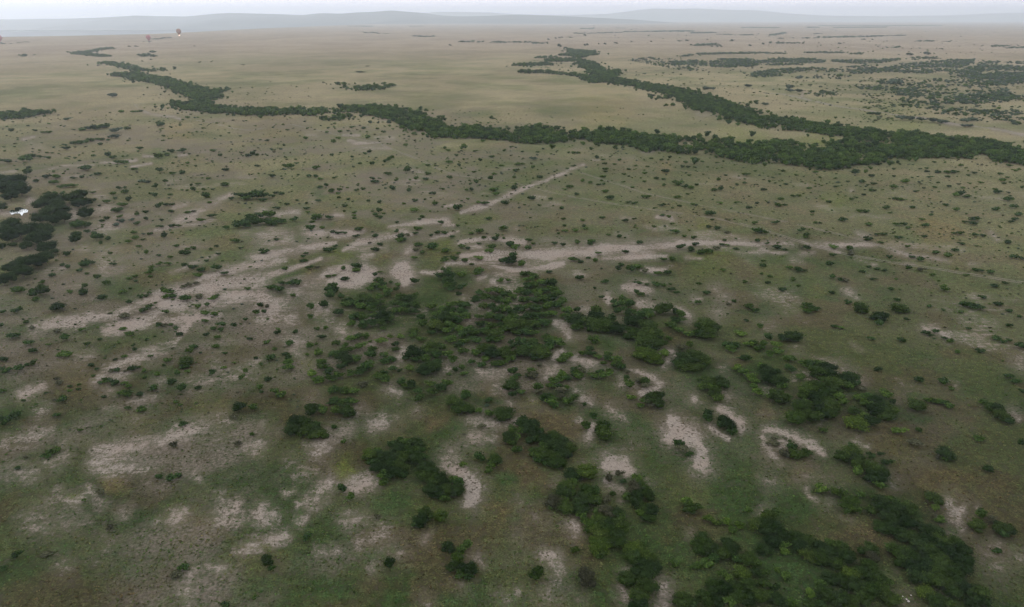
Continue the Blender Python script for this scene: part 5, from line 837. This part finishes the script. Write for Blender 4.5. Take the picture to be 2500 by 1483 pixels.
# --- woods along the streams and thickets on the far plain
def fill(strips, spacing, wmin, wmax, hf, tones, seed, smaller=1.0):
    rg = np.random.default_rng(seed); out = []
    for kind, dens, s in strips:
        xs_ = [q_[0] for q_ in s]
        for j in range(len(s) - 1):
            x0, a0, b0 = s[j]; x1, a1, b1 = s[j + 1]
            # world area of the quad
            P = [on_ground(x0, a0)[:2], on_ground(x1, a1)[:2], on_ground(x1, b1)[:2], on_ground(x0, b0)[:2]]
            ar = 0.5 * abs(sum(P[i_][0] * P[(i_ + 1) % 4][1] - P[(i_ + 1) % 4][0] * P[i_][1] for i_ in range(4)))
            dd = math.hypot(*P[0]); sp = spacing * (1 if dd < 1400 else (1.5 if dd < 3500 else 3.0))
            n_ = ar * dens / (sp * sp); n_ = int(n_) + (rg.random() < n_ % 1)
            n_ = min(max(n_, 2), 1500)
            for _ in range(n_):
                # even over the ground, not over the picture
                u = rg.random(); v = rg.random()
                X = (P[0][0] * (1 - u) + P[1][0] * u) * (1 - v) + (P[3][0] * (1 - u) + P[2][0] * u) * v
                Y = (P[0][1] * (1 - u) + P[1][1] * u) * (1 - v) + (P[3][1] * (1 - u) + P[2][1] * u) * v
                j_ = 1.5 + 4.5 * (rg.random() < 0.3) + (11.0 * (rg.random() < 0.06))
                X += rg.normal() * j_ * 1.3; Y += rg.normal() * j_
                if fbm(np.array([X]), np.array([Y]), 30.0 * (1 if dd < 1400 else 2), 2, seed)[0] < 0.36 and rg.random() < 0.85: continue
                W = (wmin + (wmax - wmin) * rg.random() ** 1.6 - 1.5 * (rg.random() < 0.3)) * (1 if dd < 1400 else (1.3 if dd < 3500 else 2.2)); H = W * rg.uniform(*hf) * (1 if dd < 3500 else 0.55)
                out.append((X, Y + 0.0 * H, W, W, H, tuple(smaller * c for c in TONE[rg.choice(tones)])))
    return out
woods = [s for s in STRIP_P if s[0] == 'w']; thick = [s for s in STRIP_P if s[0] == 't']; farl = [s for s in STRIP_P if s[0] == 'f']
west = [s for s in woods if s[2][-1][0] < 1390 or s[2][0][0] < 1200]
def is_north(s): return s[2][0][1] < 262 and s[2][0][0] > 1240
north = [s for s in woods if is_north(s)]
south = [s for s in woods if not is_north(s)]
tag(mass('riverine_woodland', fill(south, 3.0, 2.8, 6.2, (0.6, 1.0), ['d', 'm', 'm', 'd', 'm', 'l'], 21, 1.3), MASS_TPL, LEAF_MASS, 5), 'dense dark green wood winding along the near stream across the plain', 'woodland', kind='stuff')
tag(mass('riverine_woodland', fill(north, 3.1, 2.8, 6.2, (0.6, 1.0), ['d', 'm', 'm', 'd', 'm'], 22, 1.3), MASS_TPL, LEAF_MASS, 6), 'dense dark wood along the branch stream running back right of centre', 'woodland', kind='stuff')
tag(mass('thicket', fill(thick, 4.2, 2.4, 5.5, (0.45, 0.7), ['d', 'g', 'g', 'm'], 23, 1.45), MASS_TPL, LEAF_MASS, 7), 'low grey-green thickets spread over the far right of the plain', 'thicket', kind='stuff')
tag(mass('distant_scrub', fill(farl, 7.5, 5.0, 11.0, (0.4, 0.65), ['d', 'g', 'd'], 24, 1.3), TINY_TPL, LEAF_MASS, 8), 'thin dark lines of scrub along far gullies below the horizon', 'scrub', kind='stuff')

# --- grass tussocks that give the near ground its nap
def tussocks(n_, seed):
    rg = np.random.default_rng(seed)
    Y = np.exp(rg.uniform(math.log(75), math.log(420), n_)); X = (rg.random(n_) * 2 - 1) * (0.80 * Y + 38)
    px, py = to_photo(X, Y)
    ci = np.clip(((X / Y + 1.45) / 2.9 * (NX - 1)).round().astype(int), 0, NX - 1); ri = np.clip(((np.log(Y) - math.log(22.0)) / math.log(40000.0 / 22.0) * (NY - 1)).round().astype(int), 0, NY - 1)
    gi = ri * NX + ci
    d = (0.15 + 0.85 * fbm(X, Y, 12.0, 3, 66)) * (1 - 0.9 * np.clip(soil[gi] * 1.6, 0, 1))
    kp = rg.random(n_) < d
    X, Y, gi = X[kp], Y[kp], gi[kp]; n_ = len(X)
    s = rg.uniform(0.08, 0.22, n_); V = np.zeros((n_, 3, 4, 3)); 
    for b_ in range(3):
        an = rg.random(n_) * 6.283; lean = rg.normal(size=(n_, 2)) * 0.18
        for k_, (u, h_) in enumerate(((-1, 0), (1, 0), (0.75, 1), (-0.75, 1))):
            V[:, b_, k_, 0] = X + np.cos(an) * u * s + lean[:, 0] * h_; V[:, b_, k_, 1] = Y + np.sin(an) * u * s + lean[:, 1] * h_
            V[:, b_, k_, 2] = (fbm(X, Y, 14.0, 3, 5) - 0.5) * 0.5 - 0.03 + h_ * s * 1.1
    V = V.reshape(-1, 3)
    me = new_mesh('grass_tussocks', V, np.full(n_ * 3, 4), np.arange(len(V)), [LEAF_MASS])
    c_ = tint[gi] * rg.uniform(1.3, 2.1, (n_, 1)) * np.array([(1, 1, 1), (0.85, 1.1, 0.8), (1.15, 1.0, 0.95)])[rg.integers(0, 3, n_)]
    point_color(me, 'tint', np.repeat(c_, 12, 0)); point_float(me, 'leafv', np.repeat(rg.random(n_) * 0.35 + 0.35, 12))
    return link('grass_tussocks', me)
tag(tussocks(60000, 4), 'short grass tussocks covering the near ground between the bushes', 'grass', kind='stuff')

# ------------------------------------------------------------------ pale stones among the lower right bushes
SM, nt, b = base_mat('pale_stone', 0.8, 0.3)
tc = N(nt, 'ShaderNodeTexCoord').outputs['Object']
nt.links.new(mixc(nt, noise(nt, tc, 4.0), (0.50, 0.45, 0.42, 1), (0.72, 0.66, 0.62, 1)), b.inputs['Base Color'])
for (px, py, w, h, lab) in [(2218, 1469, 6.0, 1.0, "largest pale stone on the dark soil at lower right"), (2224, 1454, 3.6, 1.0, "small round pale stone just above the largest one"),
                            (2204, 1457, 3.6, 0.7, "small flat pale stone, uppermost left of the group"), (2213, 1464, 5.5, 0.35, "thin flat pale stone touching the largest one"),
                            (2201, 1461, 2.6, 0.8, "tiny dull stone at the left of the group")]:
    X, Y, dep = on_ground(px, py); W = w * dep / LENS_PX
    v, f = icosphere(0.5, 2, rngc, 0.28)
    me = new_mesh('stone', v * np.array([1.0, 0.75, 0.6 * h]), np.full(len(f), 3), f.ravel(), [SM], True)
    o = link('stone', me, None, (X, Y, 0.12 * W)); o.scale = (W, W, W); o.rotation_euler = (0.2, 0.1, px)
    tag(o, lab, 'stone', 'pale stones among the bushes')

# ------------------------------------------------------------------ hot air balloons
def simple(name, c, rough=0.6):
    m, nt, b = base_mat(name, rough, 0.3); tc = N(nt, 'ShaderNodeTexCoord').outputs['Object']
    nt.links.new(mixc(nt, noise(nt, tc, 2.0), tuple(0.85 * x for x in c) + (1,), tuple(1.1 * x for x in c) + (1,)), b.inputs['Base Color'])
    return m
RED = simple('fabric_red', (0.36, 0.10, 0.12)); RUSTF = simple('fabric_rust', (0.32, 0.14, 0.12)); GRN = simple('fabric_green', (0.26, 0.20, 0.12)); WICK = simple('wicker', (0.16, 0.10, 0.05)); STEEL = simple('steel', (0.3, 0.3, 0.3), 0.4)
FL = bpy.data.materials.new('burner_flame'); FL.use_nodes = True
FL.node_tree.nodes['Principled BSDF'].inputs['Emission Color'].default_value = (1.0, 0.62, 0.45, 1)
FL.node_tree.nodes['Principled BSDF'].inputs['Emission Strength'].default_value = 6.0
def lathe(prof, seg, mats, pick):
    V = []; F = []; M_ = []
    for (r, z) in prof:
        for s in range(seg):
            a_ = 2 * math.pi * s / seg; V.append((r * math.cos(a_), r * math.sin(a_), z))
    for k_ in range(len(prof) - 1):
        for s in range(seg):
            s2 = (s + 1) % seg; F.append((k_ * seg + s, k_ * seg + s2, (k_ + 1) * seg + s2, (k_ + 1) * seg + s)); M_.append(pick(k_, s))
    return V, F, M_
def mk(name, V, F, mats, mi=None, parent=None, smooth=True):
    me = new_mesh(name, V, [len(f) for f in F], [i_ for f in F for i_ in f], mats, smooth)
    if mi is not None: me.polygons.foreach_set('material_index', np.array(mi, dtype=np.int32))
    return link(name, me, parent)
def balloon(px, py, wpx, dist, label, mats, flame):
    d = ray(px, py); t = dist; X, Y, Z = d[0] * t, d[1] * t, CAM_H + d[2] * t
    R = wpx * t / LENS_PX / 2
    root = bpy.data.objects.new('hot_air_balloon', None); root.location = (X, Y, Z - 2.35 * R); COL.objects.link(root)
    tag(root, label, 'balloon', 'hot air balloons over the far plain')
    prof = []
    for k_ in range(15):
        a_ = math.pi * k_ / 20.0
        prof.append((R * math.sin(a_) + 0.001, 2.35 * R + R * math.cos(a_)))
    # tapering lower half down to the mouth
    r0, z0 = prof[-1]
    for k_ in range(1, 7):
        u = k_ / 6.0; prof.append((r0 * (1 - u) + 0.16 * R * u - 0.03 * R * math.sin(u * math.pi) * -1, z0 * (1 - u) + 0.95 * R * u))
    V, F, M_ = lathe(prof, 24, mats, lambda k_, s: ((s // 2) % 2) if k_ < 13 else (s // 3) % 2)
    mk('envelope', V, F, mats, M_, root)
    V, F, M_ = lathe([(0.17 * R, 0.95 * R), (0.20 * R, 0.80 * R)], 24, mats, lambda k_, s: 0)
    mk('skirt', V, F, [mats[0]], None, root)
    bw, bh = 0.16 * R, 0.17 * R
    # basket: open box with a padded rim
    V = []; F = []
    for (w_, z_) in ((bw * 0.9, 0.0), (bw, bh), (bw * 1.1, bh), (bw * 1.1, bh * 1.12), (bw * 0.88, bh * 1.12), (bw * 0.82, bh * 0.15)):
        n0 = len(V)
        V += [(-w_, -w_ * 0.7, z_), (w_, -w_ * 0.7, z_), (w_, w_ * 0.7, z_), (-w_, w_ * 0.7, z_)]
        if n0: F += [(n0 - 4 + s, n0 - 4 + (s + 1) % 4, n0 + (s + 1) % 4, n0 + s) for s in range(4)]
    F += [(3, 2, 1, 0), (20, 21, 22, 23)]
    bs = mk('basket', V, F, [WICK], None, root, False)
    V = []; F = []
    for sx in (-1, 1):
        for sy in (-1, 1):
            n0 = len(V); v, f = tube([(sx * bw, sy * bw * 0.7, bh), (sx * 0.12 * R, sy * 0.12 * R, 0.45 * R), (sx * 0.13 * R, sy * 0.13 * R, 0.82 * R)], [0.012 * R] * 3, 5)
            V += v; F += [tuple(i_ + n0 for i_ in q_) for q_ in f]
    mk('cables', V, F, [STEEL], None, root)
    V, F, M_ = lathe([(0.001, 0.36 * R), (0.09 * R, 0.36 * R), (0.10 * R, 0.46 * R), (0.05 * R, 0.50 * R), (0.001, 0.50 * R)], 10, [], lambda a_, b_: 0)
    bn = mk('burner', V, F, [STEEL], None, root)
    if flame:
        V, F, M_ = lathe([(0.001, 0.50 * R), (0.12 * R, 0.58 * R), (0.15 * R, 0.68 * R), (0.08 * R, 0.95 * R), (0.001, 1.15 * R)], 10, [], lambda a_, b_: 0)
        mk('flame', V, F, [FL], None, bn)
balloon(436, 76.5, 11.5, 2900, "dark red and green striped balloon with its burner lit, highest and rightmost", [RUSTF, GRN], True)
balloon(362, 91.5, 11.0, 3000, "red balloon hanging low over the far plain, middle of three", [RED, RUSTF], False)
balloon(-1.5, 92.5, 11.5, 2900, "red balloon cut off by the left edge of the picture", [RED, RUSTF], False)

# ------------------------------------------------------------------ hills beyond the plain
def hill_mat(name, a_, b_):
    m, nt, b = base_mat(name, 0.95, 0.05); geo = N(nt, 'ShaderNodeNewGeometry').outputs['Position']
    nt.links.new(mixc(nt, maprange(nt, noise(nt, geo, 0.0012, 5.0, 0.65), 0.35, 0.65, 0, 1), a_, b_), b.inputs['Base Color'])
    return m
HM2 = hill_mat('hill_pale', (0.16, 0.17, 0.15, 1), (0.24, 0.24, 0.20, 1))  # farthest range paled, extra fading with distance put into its colour
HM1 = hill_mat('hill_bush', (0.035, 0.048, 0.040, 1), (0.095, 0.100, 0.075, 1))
def hills(name, prof, dist, depth, base, mat, seed, fold=0.0, rows=40):
    xs_ = np.arange(-700, 3201, 12.0)
    top = np.interp(xs_, [p[0] for p in prof], [p[1] for p in prof])
    jit = (fbm(xs_, xs_ * 0, 60.0, 4, seed) - 0.5) * 2.0
    V = []
    for r in range(rows):
        u = r / (rows - 1.0)                       # 0 foot, 0.7 crest, 1 far foot
        dd = dist - depth + 1.45 * depth * u
        prof_u = math.sin(min(1.0, u / 0.69) * math.pi / 2) ** 1.3 if u < 0.69 else math.cos((u - 0.69) / 0.31 * math.pi / 2) ** 0.8
        for x, y, j in zip(xs_, top, jit):
            vv_ = (741.5 - (y - j * 0.8)) / LENS_PX; u_ = (x - 1250) / LENS_PX
            dy = CP + vv_ * SP; dz = -SP + vv_ * CP
            zc = CAM_H + dist * dz / dy            # height of the crest
            X = dd * u_ / dy
            f_ = float(fold) and fold * (vnoise(np.array(X / (dist * 0.05)), np.array(dd / (dist * 0.06)), seed) - 0.5) * math.sin(math.pi * min(1, u / 0.69))
            V.append((X, dd, base + (zc - base) * prof_u + f_))
    n_ = len(xs_); F = []
    for r in range(rows - 1):
        for c in range(n_ - 1):
            q_ = r * n_ + c; F.append((q_, q_ + 1, q_ + n_ + 1, q_ + n_))
    me = new_mesh(name, V, np.full(len(F), 4), np.array(F).ravel(), [mat], True)
    tag(link(name, me), kind='structure')
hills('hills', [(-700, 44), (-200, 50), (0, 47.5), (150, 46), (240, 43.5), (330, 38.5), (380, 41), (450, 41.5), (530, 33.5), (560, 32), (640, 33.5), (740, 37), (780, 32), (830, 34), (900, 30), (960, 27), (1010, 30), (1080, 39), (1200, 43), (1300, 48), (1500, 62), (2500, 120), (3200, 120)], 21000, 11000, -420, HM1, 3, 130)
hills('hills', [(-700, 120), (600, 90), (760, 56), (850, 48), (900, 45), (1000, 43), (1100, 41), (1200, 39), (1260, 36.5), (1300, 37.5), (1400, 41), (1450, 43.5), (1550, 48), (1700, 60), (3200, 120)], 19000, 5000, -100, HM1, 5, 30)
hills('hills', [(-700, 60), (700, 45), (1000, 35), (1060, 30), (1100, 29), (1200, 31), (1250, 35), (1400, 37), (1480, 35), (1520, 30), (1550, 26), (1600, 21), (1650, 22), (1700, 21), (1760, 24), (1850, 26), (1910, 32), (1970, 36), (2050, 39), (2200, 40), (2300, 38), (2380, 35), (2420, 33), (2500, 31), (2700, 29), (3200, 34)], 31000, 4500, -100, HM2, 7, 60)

# ------------------------------------------------------------------ haze: the morning air over the plain
HZ = bpy.data.materials.new('haze'); HZ.use_nodes = True
nt = HZ.node_tree; nt.nodes.clear()
out = nt.nodes.new('ShaderNodeOutputMaterial'); pv = nt.nodes.new('ShaderNodeVolumePrincipled')
pv.inputs['Color'].default_value = HAZE_COL
pv.inputs['Density'].default_value = HAZE_D
pv.inputs['Anisotropy'].default_value = 0.5
nt.links.new(pv.outputs[0], out.inputs['Volume'])
x0, x1, y0, y1, z0, z1 = -62000, 62000, -3000, 44000, -430, 640
V = [(x0, y0, z0), (x1, y0, z0), (x1, y1, z0), (x0, y1, z0), (x0, y0, z1), (x1, y0, z1), (x1, y1, z1), (x0, y1, z1)]
F = [(3, 2, 1, 0), (4, 5, 6, 7), (0, 1, 5, 4), (1, 2, 6, 5), (2, 3, 7, 6), (3, 0, 4, 7)]
me = new_mesh('haze', V, [4] * 6, [i_ for f in F for i_ in f], [HZ])
tag(link('haze', me), 'pale blue morning haze over the plain and hills', 'haze', kind='stuff')
print('PLANTS', len(plants), 'solo', len(solo), 'scatter', len(items), 'min solo w', min(p['w'] for p in solo))
